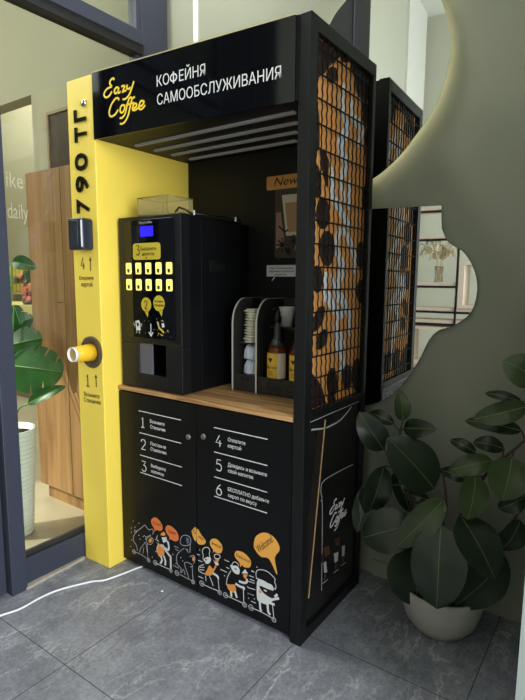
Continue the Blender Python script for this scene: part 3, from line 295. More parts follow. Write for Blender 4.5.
# ------------------------------------------------------------------ palette
def haze_mat(name, rgb, fac, rough=.5):
    m = mat(name, rgb, rough); nt = m.node_tree
    t = nt.nodes.new('ShaderNodeBsdfTransparent'); x = nt.nodes.new('ShaderNodeMixShader'); x.inputs[0].default_value = fac
    nt.links.new(t.outputs[0], x.inputs[1]); nt.links.new(nt.nodes['Principled BSDF'].outputs[0], x.inputs[2])
    nt.links.new(x.outputs[0], nt.nodes['Material Output'].inputs['Surface']); return m
M = dict(
 wall=mat('sage_wall_paint', (146, 149, 132), .75, spec=.25, vary=.04, vscale=3, bump=.02),
 pier=mat('pale_pier_paint', (150, 158, 153), .7, spec=.25),
 pale=mat('pale_wall_paint', (194, 194, 178), .8, spec=.2),
 inwall=mat('inner_room_paint', (176, 170, 148), .8, spec=.2),
 ceil=mat('ceiling_white', (225, 225, 218), .9, spec=.1),
 tile=tile_mat(),
 infloor=mat('warm_inner_floor', (196, 182, 156), .4, vary=.08, vscale=5),
 frame=mat('blue_grey_frame', (52, 56, 70), .42, vary=.04, vscale=30),
 frame_dark=mat('dark_gasket', (22, 23, 26), .55),
 mortar=mat('pale_mortar', (158, 152, 140), .9, vary=.2, vscale=30, bump=.4),
 glass=glass_mat('clear_glass', (240, 245, 240), refl=.8),
 yellow=mat('yellow_laminate', (240, 211, 86), .38, spec=.4),
 rim=mat('pale_edge_trim', (190, 174, 130), .4),
 black=mat('black_powder_coat', (24, 25, 28), .42, spec=.4, vary=.15, vscale=60),
 steel=mat('dark_steel_angle', (15, 16, 17), .45, spec=.4, vary=.15, vscale=40),
 gloss=mat('black_gloss_acrylic', (6, 7, 11), .07, spec=.5),
 door=mat('black_satin_board', (12, 12, 15), .38, spec=.28),
 inner=mat('black_inner_board', (20, 19, 18), .5, spec=.3),
 wood=wood_mat('oak_counter', (214, 170, 116), (146, 104, 64), 1.0, 'X', .4),
 woodc=wood_mat('walnut_cabinet', (186, 142, 98), (148, 108, 70), .5, 'Z', .5),
 white=mat('white_print', (216, 216, 214), .5),
 grey_print=mat('grey_print', (168, 168, 170), .5),
 ylogo=mat('yellow_logo', (246, 208, 48), .35),
 blackgloss=mat('black_mirror_acrylic', (10, 10, 12), .1, spec=.7, coat=.5),
 chrome=mat('polished_steel', (205, 205, 205), .2, metal=1),
 lock=mat('satin_steel', (150, 150, 150), .35, metal=1),
 reader=mat('slate_reader_shell', (38, 44, 56), .25, spec=.6),
 readerd=mat('black_reader_face', (8, 9, 12), .12),
 dark_print=mat('dark_print', (52, 44, 20), .5),
 orange=mat('orange_print', (226, 146, 66), .5),
 pink=mat('coral_print', (224, 118, 60), .5),
 amber=mat('amber_print', (232, 166, 74), .5),
 slate=mat('slate_print', (90, 104, 130), .5),
 bubtext=mat('brown_print', (70, 34, 12), .5),
 beanboard=mat('caramel_board', (236, 166, 92), .45, vary=.06, vscale=14),
 bean=mat('coffee_bean_brown', (46, 29, 22), .5, vary=.25, vscale=60),
 beanline=mat('bean_crease', (16, 10, 8), .6),
 cream=mat('cream_print', (242, 242, 242), .5),
 wire=mat('black_wire', (10, 10, 10), .6, spec=.2),
 lowboard=mat('smoked_board', (24, 23, 22), .25, spec=.5),
 straw=mat('kraft_straw_print', (178, 146, 104), .5),
 lowbrown=mat('dim_brown_print', (74, 50, 34), .5),
 machine=mat('machine_black', (20, 20, 22), .36, spec=.4),
 machined=mat('machine_side_black', (11, 12, 14), .4, spec=.35),
 screen=mat('blue_screen', (10, 10, 120), .3, emit=(45, 30, 255), estr=1.1),
 button=mat('lit_button', (240, 226, 110), .35, emit=(255, 240, 130), estr=.75),
 plate=mat('ochre_plate', (186, 166, 50), .4, emit=(190, 168, 40), estr=.12),
 nozz=mat('grey_nozzle_plate', (92, 92, 100), .4),
 blue_led=mat('blue_led', (60, 60, 255), .4, emit=(60, 50, 255), estr=2),
 hopper=haze_mat('smoky_plastic', (196, 182, 122), .22),
 led=mat('led_diffuser', (92, 92, 88), .5, emit=(255, 250, 235), estr=.05),
 halo=mat('warm_led_tape', (255, 244, 215), .4, emit=(255, 244, 208), estr=9),
 mirror=mat('mirror_silver', (224, 226, 220), .015, metal=1),
 mirror_edge=mat('mirror_edge', (60, 66, 62), .3),
 cardbody=mat('paper_cup_yellow', (242, 190, 40), .5),
 cardwhite=mat('paper_cup_white', (236, 234, 228), .5),
 mdf=mat('charcoal_mdf', (38, 36, 34), .55, vary=.1, vscale=40),
 mdfedge=mat('pale_mdf_edge', (188, 184, 172), .6),
 engrave=mat('black_engraving', (12, 12, 12), .6),
 lid=mat('cream_cup_lid', (214, 208, 188), .5),
 dome=mat('frosted_dome_lid', (206, 212, 226), .3, spec=.5),
 syrup=mat('amber_syrup', (128, 58, 12), .12, trans=.35, spec=.6),
 neck=mat('grey_clear_neck', (96, 98, 100), .12, trans=.5),
 cap=mat('black_plastic', (14, 14, 15), .35),
 label=mat('bottle_label_yellow', (238, 190, 64), .5),
 labelw=mat('bottle_label_white', (226, 220, 210), .5),
 tagorange=mat('orange_tag', (204, 140, 66), .5),
 poster=mat('latte_poster_dark', (64, 52, 46), .4),
 latte=mat('latte_print', (164, 122, 88), .5),
 foam=mat('foam_print', (196, 186, 160), .5),
 spice=mat('spice_print', (42, 24, 16), .5),
 rose=mat('rose_print', (150, 116, 104), .5),
 note=mat('white_note', (208, 208, 206), .5),
 cable=mat('white_cable', (225, 225, 226), .45),
 scrap=mat('white_scrap', (228, 228, 228), .6),
 pot=mat('grey_white_pot', (168, 166, 158), .45, vary=.03, vscale=12),
 soil=mat('dark_soil', (40, 30, 22), .95, vary=.3, vscale=60, bump=.6),
 leafd=mat('rubber_leaf', (36, 49, 33), .27, spec=.5, vary=.22, vscale=9),
 leafr=mat('leaf_midrib', (104, 116, 66), .45),
 leafy=mat('olive_rubber_leaf', (62, 76, 44), .27, spec=.5, vary=.2, vscale=9),  # lighter olive tone for some of the leaves
 bark=mat('brown_stem', (66, 52, 38), .7, vary=.2, vscale=40),
 mleaf=mat('monstera_leaf', (40, 84, 34), .35, vary=.2, vscale=12),
 mrib=mat('monstera_rib', (104, 152, 84), .45),
 ribpot=mat('white_ribbed_pot', (234, 230, 222), .5),
 shelfwood=mat('pale_shelf_wood', (228, 208, 190), .5, vary=.06, vscale=12),
 shelfsteel=mat('black_shelf_steel', (20, 20, 20), .5),
 pampas=mat('pampas_beige', (244, 228, 198), .85, vary=.15, vscale=40),
 clearvase=glass_mat('vase_glass', (252, 250, 248), refl=.7),
 picframe=mat('thin_oak_frame', (150, 126, 96), .5),
 pic=mat('sepia_picture', (48, 32, 24), .6, vary=.5, vscale=7),
 ghost_text=haze_mat('reflected_lettering_haze', (226, 226, 200), .15),
 bottle_y=mat('yellow_pack', (226, 206, 104), .5),
 counter_y=mat('yellow_lit_top', (240, 226, 150), .5),  # yellow light on the worktop put into its colour
 flower=mat('peach_petals', (232, 148, 110), .6),
 flowerp=mat('pink_petals', (232, 142, 140), .6),
 vase_g=mat('grey_vase', (120, 116, 124), .4),
)

# ------------------------------------------------------------------ camera
def camera():
    cd = bpy.data.cameras.new('camera'); c = bpy.data.objects.new('camera', cd); COL.objects.link(c)
    rx, ry, rz = -.135, .007, .617
    cd.sensor_fit = 'VERTICAL'; cd.sensor_height = 24.0; cd.lens = 517.64*24/700; cd.clip_start = .02
    CAMV = [0.90028, -1.52375, 1.35573, -0.13453, 0.00739, 0.6173, 517.63989]
    rx, ry, rz = CAMV[3:6]; cd.lens = CAMV[6]*24/700
    cy, sy = math.cos(rz), math.sin(rz)
    f = V((-sy*math.cos(rx), cy*math.cos(rx), math.sin(rx))); r = V((cy, sy, 0)); u = r.cross(f)
    k, s = math.cos(ry), math.sin(ry); r2 = r*k + u*s; u2 = u*k - r*s
    m = Matrix((( r2.x, u2.x, -f.x, CAMV[0]), (r2.y, u2.y, -f.y, CAMV[1]), (r2.z, u2.z, -f.z, CAMV[2]), (0, 0, 0, 1)))
    c.matrix_world = m; bpy.context.scene.camera = c
camera()

# ------------------------------------------------------------------ the setting
H = 4.6
def wy(x): return .621 + .028*x
struct('floor', MB().box(-1.245, 3.4, -4.3, .85, -.1, 0), M['tile'])
struct('floor_inside', MB().box(-7.2, -1.245, -3.4, 2.5, -.1, 0), M['infloor'])
struct('wall_back', MB().prism([(-1.27, wy(-1.27), 0), (3.3, wy(3.3), 0), (3.3, .85, 0), (-1.27, .85, 0)], (0, 0, H)), M['wall'])
struct('trim_7', MB().prism([(-1.045, wy(-1.045)-.008, 1.0), (-1.015, wy(-1.015)-.008, 1.0), (-1.015, wy(-1.015)+.01, 1.0), (-1.045, wy(-1.045)+.01, 1.0)], (0, 0, H-1.0)), M['ceil'])
struct('wall_pier', MB().box(.757, 3.3, -.30, .60, 0, H), M['pier'])
struct('trim_1', MB().prism([(.02, wy(.02)-.012, 0), (.17, wy(.17)-.012, 0), (.17, wy(.17), 0), (.02, wy(.02), 0)], (0, 0, .075)), M['wall'])
w = MB(); wx0, wx1 = 3.2, 3.32
w.box(wx0, wx1, -4.3, -3.1, 0, H).box(wx0, wx1, -.45, -.30, 0, H).box(wx0, wx1, -3.1, -.45, 0, .25).box(wx0, wx1, -3.1, -.45, 3.3, H)
struct('wall_right', w, M['pale'])
fw = MB()
for y in (-3.07, -2.2, -1.35, -.48): fw.box(wx0+.02, wx0+.08, y-.03, y+.03, .25, 3.3)
for z in (.28, 2.4, 3.27): fw.box(wx0+.02, wx0+.08, -3.1, -.45, z-.03, z+.03)
w2 = struct('window_2', fw, M['frame'])
struct('wall_behind', MB().box(-1.4, 3.4, -4.3, -4.2, 0, H), M['pale'])
struct('wall_left', MB().box(-1.36, -1.2, -4.2, -2.3, 0, H), M['pale'])
struct('ceiling', MB().box(-7.2, 3.4, -4.3, 2.5, H, H+.1), M['ceil'])
# dark tall side light in the left wall, then the door and the fixed window beside the kiosk
struct('trim_6', MB().box(-1.2, -1.17, -4.1, -3.4, 0, H), M['ceil'])
d = MB().box(-1.30, -1.2, -2.3, -1.40, 0, H)
dk = struct('trim_2', d, M['frame_dark'])
struct('groove', MB().box(-1.2, -1.192, -1.91, -1.88, 0, H), M['frame'], dk)
fr1 = MB().box(-1.26, -1.158, -.462, -.392, 0, H)                      # near jamb
fr1.box(-1.27, -1.185, .36, .54, 0, H)                                # end post in the corner
fr1.box(-1.25, -1.19, .335, .36, 0, H)
win = struct('window_1', fr1, M['frame'], bevel=.003)
tr = MB().box(-1.25, -1.165, -.392, .36, 2.495, 2.56); struct('transom_bar', tr, M['frame'], win, .003)
struct('gasket', MB().box(-1.245, -1.172, -.392, .36, 2.455, 2.495), M['frame_dark'], win)
struct('sill', MB().box(-1.26, -1.182, -.392, .36, 0, .128), M['frame'], win, .003)
struct('glazing_bead', MB().box(-1.225, -1.19, -.392, .36, .128, .138), M['frame_dark'], win)
struct('glass_pane', MB().box(-1.218, -1.210, -.392, .36, .135, 2.46), M['glass'], win)
struct('glass_pane', MB().box(-1.218, -1.210, -.392, .36, 2.56, H), M['glass'], win)
refl_text = MB(); GL = Frame((-1.209, 0, 0), (0, 1, 0), (0, 0, 1), (1, 0, 0))  # reflection in the pane, drawn as pale translucent letters
refl_text.text('like', GL, -.372, 1.725, .062, w=.085).text('daily', GL, -.36, 1.60, .062, w=.09)
struct('reflected_lettering', refl_text, M['ghost_text'], win)
struct('trim_3', MB().prism([(-1.182, -.40, 0), (-1.155, -.40, 0), (-1.168, -.09, 0), (-1.182, -.09, 0)], (0, 0, .012)), M['mortar'])
dr = MB()
dr.box(-1.25, -1.19, -.545, -.468, .01, 2.44).box(-1.25, -1.19, -1.39, -1.31, .01, 2.44).box(-1.25, -1.19, -1.31, -.545, .01, .13).box(-1.25, -1.19, -1.31, -.545, 2.36, 2.44)
do = struct('door_1', dr, M['frame'], bevel=.003)
struct('glass_pane', MB().box(-1.222, -1.214, -1.31, -.545, .13, 2.36), M['glass'], do)
struct('handle', MB().tube([(-1.19, -1.345, .95), (-1.14, -1.345, .95), (-1.14, -1.345, 1.35), (-1.19, -1.345, 1.35)], .012), M['lock'], do)
struct('window_3', MB().box(-1.25, -1.17, -1.40, -.462, 2.46, 2.56).box(-1.25, -1.18, -1.40, -.462, 4.5, H), M['frame'], bevel=.003)
struct('trim_4', MB().box(-1.222, -1.214, -1.40, -.462, 2.56, 4.5), M['glass'])

# the room beyond the glass
struct('wall_inside', MB().box(-2.513, -1.262, .57, .68, 0, H), M['inwall'])
struct('trim_5', MB().box(-7.2, -2.513, .57, .68, 2.58, H), M['inwall'])
struct('wall_inside_far', MB().box(-7.2, -1.3, 2.4, 2.5, 0, H), M['inwall'])
struct('wall_inside_left', MB().box(-7.3, -7.2, -3.4, 2.5, 0, H), M['inwall'])
struct('wall_inside_near', MB().box(-7.2, -1.36, -3.5, -3.4, 0, H), M['inwall'])

# ------------------------------------------------------------------ the kiosk
kiosk = thing('coffee_kiosk', 'tall black and yellow self-service coffee kiosk with orange mesh side', 'kiosk', (-.55, .2, 0))
HF = Frame((-1.003, -.076, 0), (.958, .073, 0), (0, 0, 1), (.073, -.958, 0))
PF = Frame((0, -.0415, 0), (.9994, .0345, 0), (0, 0, 1), (.0345, -.9994, 0))   # pillar front
pil = MB().prism([(-1.177, -.082, 0), (-1.003, -.076, 0), (-1.003, .505, 0), (-1.177, .505, 0)], (0, 0, 2.2))
pillar = pil.build('pillar', M['yellow'], kiosk, .004)
PF = Frame((-1.003, -.076, 0), (.174, .006, 0), (0, 0, 1), (.006, -.174, 0))
def px(x): return x + 1.003
for ch, z, w_, h_ in (('7', 1.640, .062, .076), ('9', 1.728, .070, .076), ('0', 1.818, .074, .076), ('т', 1.938, .062, .090), ('г', 2.020, .052, .090)):
    MB().text(ch, PF, px(-1.052), z, h_, w=w_, rot=PI/2, ex=.008, c0=.0004, bold=.014).build('price_numeral' if ch in '790' else 'price_letter', M['blackgloss'], pillar)
MB().lathe([(.0, .012), (.010, .0115), (.0155, .008), (.016, .0004)], PF.p(px(-1.061), 2.092), 18, PF.n).build('numeral_dot', M['chrome'], pillar)
ins = MB()
digit(ins, '4', PF, px(-1.128), 1.397, .032, .05, .0045)
ins.ribbon(PF, [(px(-1.06), 1.39), (px(-1.06), 1.445)], .004, .0006, .001, 0, 1).poly(PF, [(px(-1.060), 1.45), (px(-1.068), 1.434), (px(-1.052), 1.434)], .0006, .001)
ins.text('Оплатите', PF, px(-1.092), 1.349, .018, w=.098, align='C').text('картой', PF, px(-1.089), 1.321, .018, w=.074, align='C')
ins.build('payment_instruction_print', M['dark_print'], pillar)
ins = MB()
digit(ins, '1', PF, px(-1.124), .865, .032, .054, .0045)
ins.ribbon(PF, [(px(-1.05), .867), (px(-1.05), .918)], .004, .0006, .001, 0, 1).poly(PF, [(px(-1.05), .926), (px(-1.058), .91), (px(-1.042), .91)], .0006, .001)
ins.text('Возьмите', PF, px(-1.085), .816, .019, w=.108, align='C').text('Стаканчик', PF, px(-1.082), .789, .019, w=.118, align='C')
ins.build('cup_instruction_print', M['dark_print'], pillar)
CX, CZ = -1.073, 1.026
ring = MB().lathe([(.044, .002), (.046, .006), (.066, .007), (.072, .004), (.073, .0)], PF.p(px(CX), CZ, .0005), 36, PF.n)
ring.build('cup_dispenser_ring', mat('bronze_ring', (84, 70, 52), .4, spec=.5), pillar)
MB().lathe([(.0, .0015), (.0442, .0015)], PF.p(px(CX), CZ, .0005), 30, PF.n).build('cup_dispenser_hole', M['cap'], pillar)

hd = MB().prism([(-1.003, -.074, 1.94), (-.046, -.001, 1.94), (-.046, .505, 1.94), (-1.003, .505, 1.94)], (0, 0, .26))
header = hd.build('header', M['inner'], kiosk)
fas = MB().poly(HF, [(.001, 1.936), (.952, 1.936), (.952, 2.199), (.001, 2.199)], .0005, .005)
fas.build('fascia_panel', M['gloss'], header)
MB().poly(HF, [(.0, 2.1992), (.952, 2.1992), (.952, 2.2032), (.0, 2.2032)], -.012, .018).build('edge_trim', M['rim'], header)
lg = MB(); logo(lg, HF, .070, 1.977, .226, .0076, c0=.0056, th=.0006); lg.build('logo_lettering', M['ylogo'], header)
hdl = MB().text('КО', HF, .357, 2.0835, .037, w=.062, c0=.0056, ex=.0004).text('ЕЙНЯ', HF, .467, 2.0835, .037, w=.121, c0=.0056, ex=.0004)
hdl.ribbon(HF, [(.440+.0155*math.cos(2*PI*k/16), 2.102+.0125*math.sin(2*PI*k/16)) for k in range(16)], .0052, .0056, .0004, 0, 2, True).ribbon(HF, [(.440, 2.081), (.440, 2.123)], .0056, .0057, .0005, 0, 1)
hdl.build('sign_lettering', M['white'], header)
MB().text('САМООБСЛУЖИВАНИЯ', HF, .357, 2.017, .037, w=.543, c0=.0056, ex=.0004).build('sign_lettering', M['white'], header)
for (x0, x1, y) in ((-.935, -.112, .088), (-.93, -.168, .196), (-.924, -.235, .30), (-.914, -.305, .41)):
    MB().box(x0, x1, y-.009, y+.009, 1.932, 1.941).build('led_strip', M['led'], header)

post = MB().box(-.046, 0, 0, .045, 0, 2.203); post.build('front_post', M['steel'], kiosk, .0025)
MB().box(-.046, 0, .487, .513, 0, 2.203).build('rear_post', M['steel'], kiosk, .0025)
MB().box(-.04, -.0005, .045, .487, 2.155, 2.203).build('top_rail', M['steel'], kiosk, .0025)
MB().box(-.04, -.0005, .045, .487, .858, .887).build('middle_rail', M['steel'], kiosk, .0025)
MB().box(-.04, -.0005, .045, .487, 0, .048).build('bottom_rail', M['steel'], kiosk, .0025)
MB().box(-.046, -.034, .045, .487, .887, 2.155).build('side_lining', M['inner'], kiosk)
bb = MB().box(-.033, -.0222, .045, .487, .887, 2.155)
board = bb.build('bean_print_board', M['beanboard'], kiosk)
bn = MB(); SP = Frame((-.022, 0, 0), (0, 1, 0), (0, 0, 1), (1, 0, 0))
def clip(p): return [(min(max(a, .05), .482), min(max(b, .889), 2.153)) for a, b in p]
for k, p in enumerate(ZONES): bn.poly(SP, clip(smooth_poly(clip(p))), .0002 + .00008*k, .0005, 0)
for k, p in enumerate(BEANS):
    p = clip(p)
    bn.poly(SP, p, .001 + .00008*k, .0006, 0)
    ax = [(p[3][0]*.9+p[10][0]*.1, p[3][1]*.9+p[10][1]*.1), ((p[0][0]*.35+p[7][0]*.65), (p[0][1]*.35+p[7][1]*.65)), (p[3][0]*.1+p[10][0]*.9, p[3][1]*.1+p[10][1]*.9)]
    bn.ribbon(SP, ax, .004, .0017+.00008*k, .0004, 1, 4)
bn.build('bean_print', [M['bean'], M['beanline']], board)
sw = MB()
for k, s in enumerate(SWIRL): sw.ribbon(SP, s, .050 if k in (0, 4, 6) else .042, .0002+.0003*k, .0003, 0, 6, taper=True)
sw.build('cream_swirl_print', M['cream'], board)
gr = MB()
for i in range(13):
    y = .060 + i*(.473-.060)/12; sgn = 1
    gr.tube([(-.0085, y + sgn*.0026*math.sin(k*PI/3), .886 + k*.00667) for k in range(191)], .0029, 5)
for i in range(16):
    z = .925 + i*.0795
    gr.tube([(-.0085, .045, z), (-.0085, .487, z)], .0031, 6)
gr.build('wire_grille', M['wire'], kiosk)
lb = MB().box(-.033, -.0125, .045, .487, .048, .858)
low = lb.build('lower_side_panel', M['lowboard'], kiosk)
LP = Frame((-.0125, 0, 0), (0, 1, 0), (0, 0, 1), (1, 0, 0))
MB().poly(LP, [(.052, .845), (.478, .845), (.478, .848), (.052, .848)], .0003, .0006).build('panel_edge_line', M['grey_print'], low)
def cl(L, z1=.85): return [(min(max(a, .05), .482), min(max(b, .055), z1)) for a, b in L]
st = cl(LOW['stick']); MB().ribbon(LP, st, .009, .0003, .0008, 0, 1).build('straw_print', M['straw'], low)
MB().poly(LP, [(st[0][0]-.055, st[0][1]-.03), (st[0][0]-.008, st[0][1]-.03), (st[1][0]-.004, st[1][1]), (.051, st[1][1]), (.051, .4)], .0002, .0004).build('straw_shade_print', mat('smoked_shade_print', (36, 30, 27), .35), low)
q = MB(); q.ribbon(LP, cl(LOW['cup']), .0035, .0004, .0006, 0, 4)
for a in LOW['arc']: q.ribbon(LP, cl(a), .006, .0004, .0006, 0, 4)
q.build('cup_outline_print', M['grey_print'], low)
la, lb_, lc = LOW['logo']
q = MB(); logo(q, LP, la[0]-.008, min(la[1], lc[1])-.002, abs(lb_[0]-la[0])*1.02, .0062, c0=.0004, th=.0006, shear=.25); q.build('logo_print', M['white'], low)
q = MB()
for p in LOW['br']: q.poly(LP, p, .0004, .0006, 0)
for p in LOW['wh']: q.poly(LP, p, .0004, .0006, 1)
for p in LOW['wh']:
    c = (sum(a for a, b in p)/4, sum(b for a, b in p)/4-.03)
    q.poly(LP, [(c[0]-.012, c[1]-.02), (c[0]+.006, c[1]-.024), (c[0]+.012, c[1]-.006), (c[0]-.004, c[1]+.004)], .0004, .0006, 0)
    q.ribbon(LP, [(c[0]-.02, c[1]-.03), (c[0]+.025, c[1]-.035)], .003, .0004, .0006, 1, 1)
q.build('riders_print', [M['lowbrown'], M['grey_print']], low)

MB().box(-1.002, -.047, .489, .503, .01, 1.94).build('back_panel', M['inner'], kiosk)
MB().box(-1.0, -.047, .03, .488, .0, .851).build('cabinet_body', M['inner'], kiosk)
ct = MB().box(-1.002, -.047, .003, .488, .852, .870).build('countertop', M['wood'], kiosk, .002)

# doors with their prints
def door(x0, x1, lockx):
    d = MB().box(x0, x1, .004, .022, .022, .846).build('door', M['door'], kiosk, .002)
    MB().lathe([(.0, .008), (.010, .0075), (.012, .005), (.0125, 0)], (lockx, .004, .705 if lockx < -.52 else .722), 20, (0, -1, 0)).build('door_lock', M['lock'], d)
    return d
DL = door(-.996, -.520, -.558); DR = door(-.514, -.050, -.474)
DF = Frame((0, .004, 0), (1, 0, 0), (0, 0, 1), (0, -1, 0))
for dd, xa, xb, rows in ((DL, -.862, -.600, [('1', 'Возьмите', 'Стаканчик', .090, .096), ('2', 'Поставьте', 'Стаканчик', .096, .100), ('3', 'Выберите', 'напиток', .092, .082)]),
                         (DR, -.419, -.157, [('4', 'Оплатите', 'картой', .086, .066), ('5', 'Дождись и возьмите', 'свой напиток', .188, .125), ('6', 'БЕСПЛАТНО добавьте', 'сироп по вкусу', .198, .142)])):
    q = MB()
    for z in (.770, .669, .5645, .482): q.ribbon(DF, [(xa, z), (xb, z)], .0034, .0004, .0006, 0, 1)
    for (dg, t1, t2, w1, w3), z in zip(rows, (.697, .595, .493)):
        digit(q, dg, DF, xa+.006, z, .038, .046, .0034)
        q.text(t1, DF, xa+.072, z+.030, .0145, w=w1).text(t2, DF, xa+.072, z+.005, .0145, w=w3)
    q.build('instruction_list_print', M['white'], dd)
for i, R in enumerate(RIDERS):
    q = MB(); par = DL if i < 3 else DR; mi = dict(w=0, o=1, k=2, b=3)
    for j, (c, p) in enumerate(R['f']): q.poly(DF, smooth_poly(p) if len(p) > 4 else p, .0003+.0001*j, .0006, mi[c])
    for s in R['t']: q.ribbon(DF, s, .0095, .0011, .0006, 0, 5)
    for s in R['w']: q.ribbon(DF, s, .0028, .0016, .0005, 4 if i in (0, 2) else 0, 5)
    for a, b in R['d']: q.disc(DF, a, b, .0022, .0004, .0006, 0, 7)
    for a, b, r in R['h']: q.ribbon(DF, [(a+r*.8*math.cos(2*PI*k/12), b+r*.8*math.sin(2*PI*k/12)) for k in range(12)], .0038, .0016, .0005, 4, 1, True).disc(DF, a, b, r*.3, .0016, .0005, 4, 8)
    o = q.build('scooter_rider_print', [M['white'], M['orange'], M['cap'], M['slate'], M['grey_print']], par)
btx = ['Cool', 'Thanks', None, None, 'м-м-м', 'Delicious', 'Welcome!']
for i, (c, p) in enumerate(BUBBLES):
    par = DL if i < 3 else DR
    q = MB().poly(DF, smooth_poly(p), .0004, .0006, 0 if c == 'p' else 1)
    cx = (min(a for a, b in p)+max(a for a, b in p))/2; cz = sum(b for a, b in p)/len(p)
    if i == 6: q.text('Welcome!', DF, WELCOME[0][0]+.005, WELCOME[0][1], .028, w=.098, rot=math.atan2(WELCOME[1][1]-WELCOME[0][1], WELCOME[1][0]-WELCOME[0][0]), shear=.1, c0=.0011, ex=.0004, mi=2)
    elif btx[i]: q.text(btx[i], DF, cx, cz+.005, .014, w=.048 if i != 5 else .07, rot=.12 if i < 2 else -.08, shear=.2, c0=.0011, ex=.0004, mi=2, align='C')
    else: q.text('Ta' if i == 2 else 'sty!', DF, cx, cz, .015, w=.022 if i == 2 else .035, rot=-.1, shear=.2, c0=.0011, ex=.0004, mi=2, align='C')
    q.build('speech_bubble_print', [M['pink'], M['amber'], M['bubtext']], par)

# ------------------------------------------------------------------ things on the kiosk
r = thing('card_reader', 'dark slate contactless card reader mounted on the yellow pillar', 'card reader', tuple(PF.p(px(-1.08), 1.475, .03)))
def pill(x0, x1, z0, z1, c0, th, rad): return MB().rrect(PF, px(x0), px(x1), z0, z1, rad, c0, th)
pill(-1.128, -1.032, 1.478, 1.614, .002, .056, .014).build('shell', M['reader'], r, .004)
pill(-1.122, -1.062, 1.488, 1.604, .058, .003, .012).build('reading_face', M['reader'], r, .001)
MB().rrect(PF, px(-1.040), px(-1.0335), 1.490, 1.604, .003, .058, .003).build('edge_glint', mat('pale_edge_glint', (232, 234, 240), .2, emit=(230, 236, 255), estr=.05), r)  # glint along the reader's front edge, painted as a faintly glowing strip

cu = thing('paper_cup', 'yellow paper cup poking out of the dispenser ring on the pillar', 'cup', tuple(PF.p(px(CX), CZ, .003)))
co = PF.p(px(CX), CZ, .004)
MB().lathe([(.0405, 0), (.0365, .040), (.0355, .052), (.0325, .092)], co, 32, PF.n).build('body', M['cardbody'], cu)
MB().lathe([(.0328, .090), (.0322, .101), (.0318, .103), (.029, .103), (.029, .092), (.0, .092)], co, 32, PF.n).build('base', M['cardwhite'], cu)

# coffee machine
mx0, mx1 = -.985, -.605
mc = thing('coffee_machine', 'black bean-to-cup vending coffee machine with glowing yellow buttons', 'coffee machine', (-.795, .25, .871))
MB().box(mx0+.004, mx1-.004, .145, .476, .8715, 1.612).build('housing', M['machined'], mc, .004)
fd = MB().box(mx0, mx1, .02, .075, 1.075, 1.622).box(mx0, -.872, .02, .075, .872, 1.075).box(-.700, mx1, .02, .075, .872, 1.075).box(-.872, -.700, .02, .075, .872, .935)
fdo = fd.build('front_door', M['machine'], mc, .0035)
MB().box(mx0+.002, mx1-.002, .075, .145, .872, .93).box(mx0+.002, mx1-.002, .075, .145, 1.08, 1.614).box(mx0+.002, -.874, .075, .145, .93, 1.08).box(-.698, mx1-.002, .075, .145, .93, 1.08).build('chassis', M['machined'], mc)
MF = Frame((0, .02, 0), (1, 0, 0), (0, 0, 1), (0, -1, 0))
disp = MB().rrect(MF, -.942, -.640, 1.100, 1.606, .006, .0004, .003).build('display_panel', M['gloss'], mc, .001)
MB().rrect(MF, -.840, -.760, 1.535, 1.578, .002, .0036, .001).build('screen', M['screen'], disp)
q = MB(); logo(q, MF, -.848, 1.585, .05, .004, c0=.0036, th=.0006)
q = MB().text('EazyCoffee', MF, -.846, 1.589, .010, w=.080, shear=.3, c0=.0036); q.build('brand_lettering', M['grey_print'], disp)
pl = MB().rrect(MF, -.888, -.718, 1.438, 1.508, .014, .0036, .0012).build('step_plate', M['plate'], disp)
q = MB(); digit(q, '3', Frame((0, .0152, 0), (1, 0, 0), (0, 0, 1), (0, -1, 0)), -.868, 1.458, .026, .040, .004)
q.text('Выберите', MF, -.838, 1.476, .015, w=.095, c0=.005).text('напиток', MF, -.828, 1.455, .015, w=.075, c0=.005); q.disc(MF, -.803, 1.446, .004, .005, .0006, 0, 8)
q.build('plate_print', M['dark_print'], disp)
for rz in (1.401, 1.331):
    for k in range(5):
        bx = -.918 + k*.0625
        bt = MB().rrect(MF, bx-.0165, bx+.0165, rz-.0245, rz+.0245, .006, .0036, .003).build('drink_button', M['button'], mc)
        icon = MB().poly(MF, [(bx-.008, rz-.002), (bx+.008, rz-.002), (bx+.006, rz-.018), (bx-.006, rz-.018)], .0068, .0005).ribbon(MF, [(bx-.008, rz+.014), (bx+.008, rz+.014)], .002, .0068, .0005, 0, 1)
        icon.build('cup_icon', M['bubtext'], bt)
q = MB(); tail = [(-.835, 1.207), (-.812, 1.207), (-.812, 1.180)]
q.disc(MF, -.812, 1.246, .031, .0036, .001, 0, 22).poly(MF, [(-.824, 1.220), (-.800, 1.220), (-.804, 1.192)], .0036, .001)
q.disc(MF, -.733, 1.254, .034, .0036, .001, 0, 22).poly(MF, [(-.735, 1.224), (-.712, 1.226), (-.718, 1.198)], .0036, .001)
digit(q, '2', Frame((0, .0152, 0), (1, 0, 0), (0, 0, 1), (0, -1, 0)), -.823, 1.229, .022, .034, .0035, 1)
q.text('Поставьте', MF, -.733, 1.258, .010, w=.052, c0=.0048, mi=1, align='C').text('стаканчик', MF, -.733, 1.241, .011, w=.058, c0=.0048, mi=1, align='C')
q.build('speech_bubbles', [M['plate'], M['bubtext']], disp)
q = MB().ribbon(MF, [(-.786, 1.165), (-.786, 1.112)], .004, .0036, .0008, 0, 1).ribbon(MF, [(-.799, 1.128), (-.786, 1.110), (-.773, 1.128)], .005, .0036, .0008, 0, 1)
q.build('down_arrow', M['white'], disp)
q = MB()
def sc(p, cx, cz, k=.74): return [(cx+(x-cx)*k, cz+(z-cz)*k) for x, z in p]
A1, A2 = (-.872, 1.148), (-.712, 1.150)
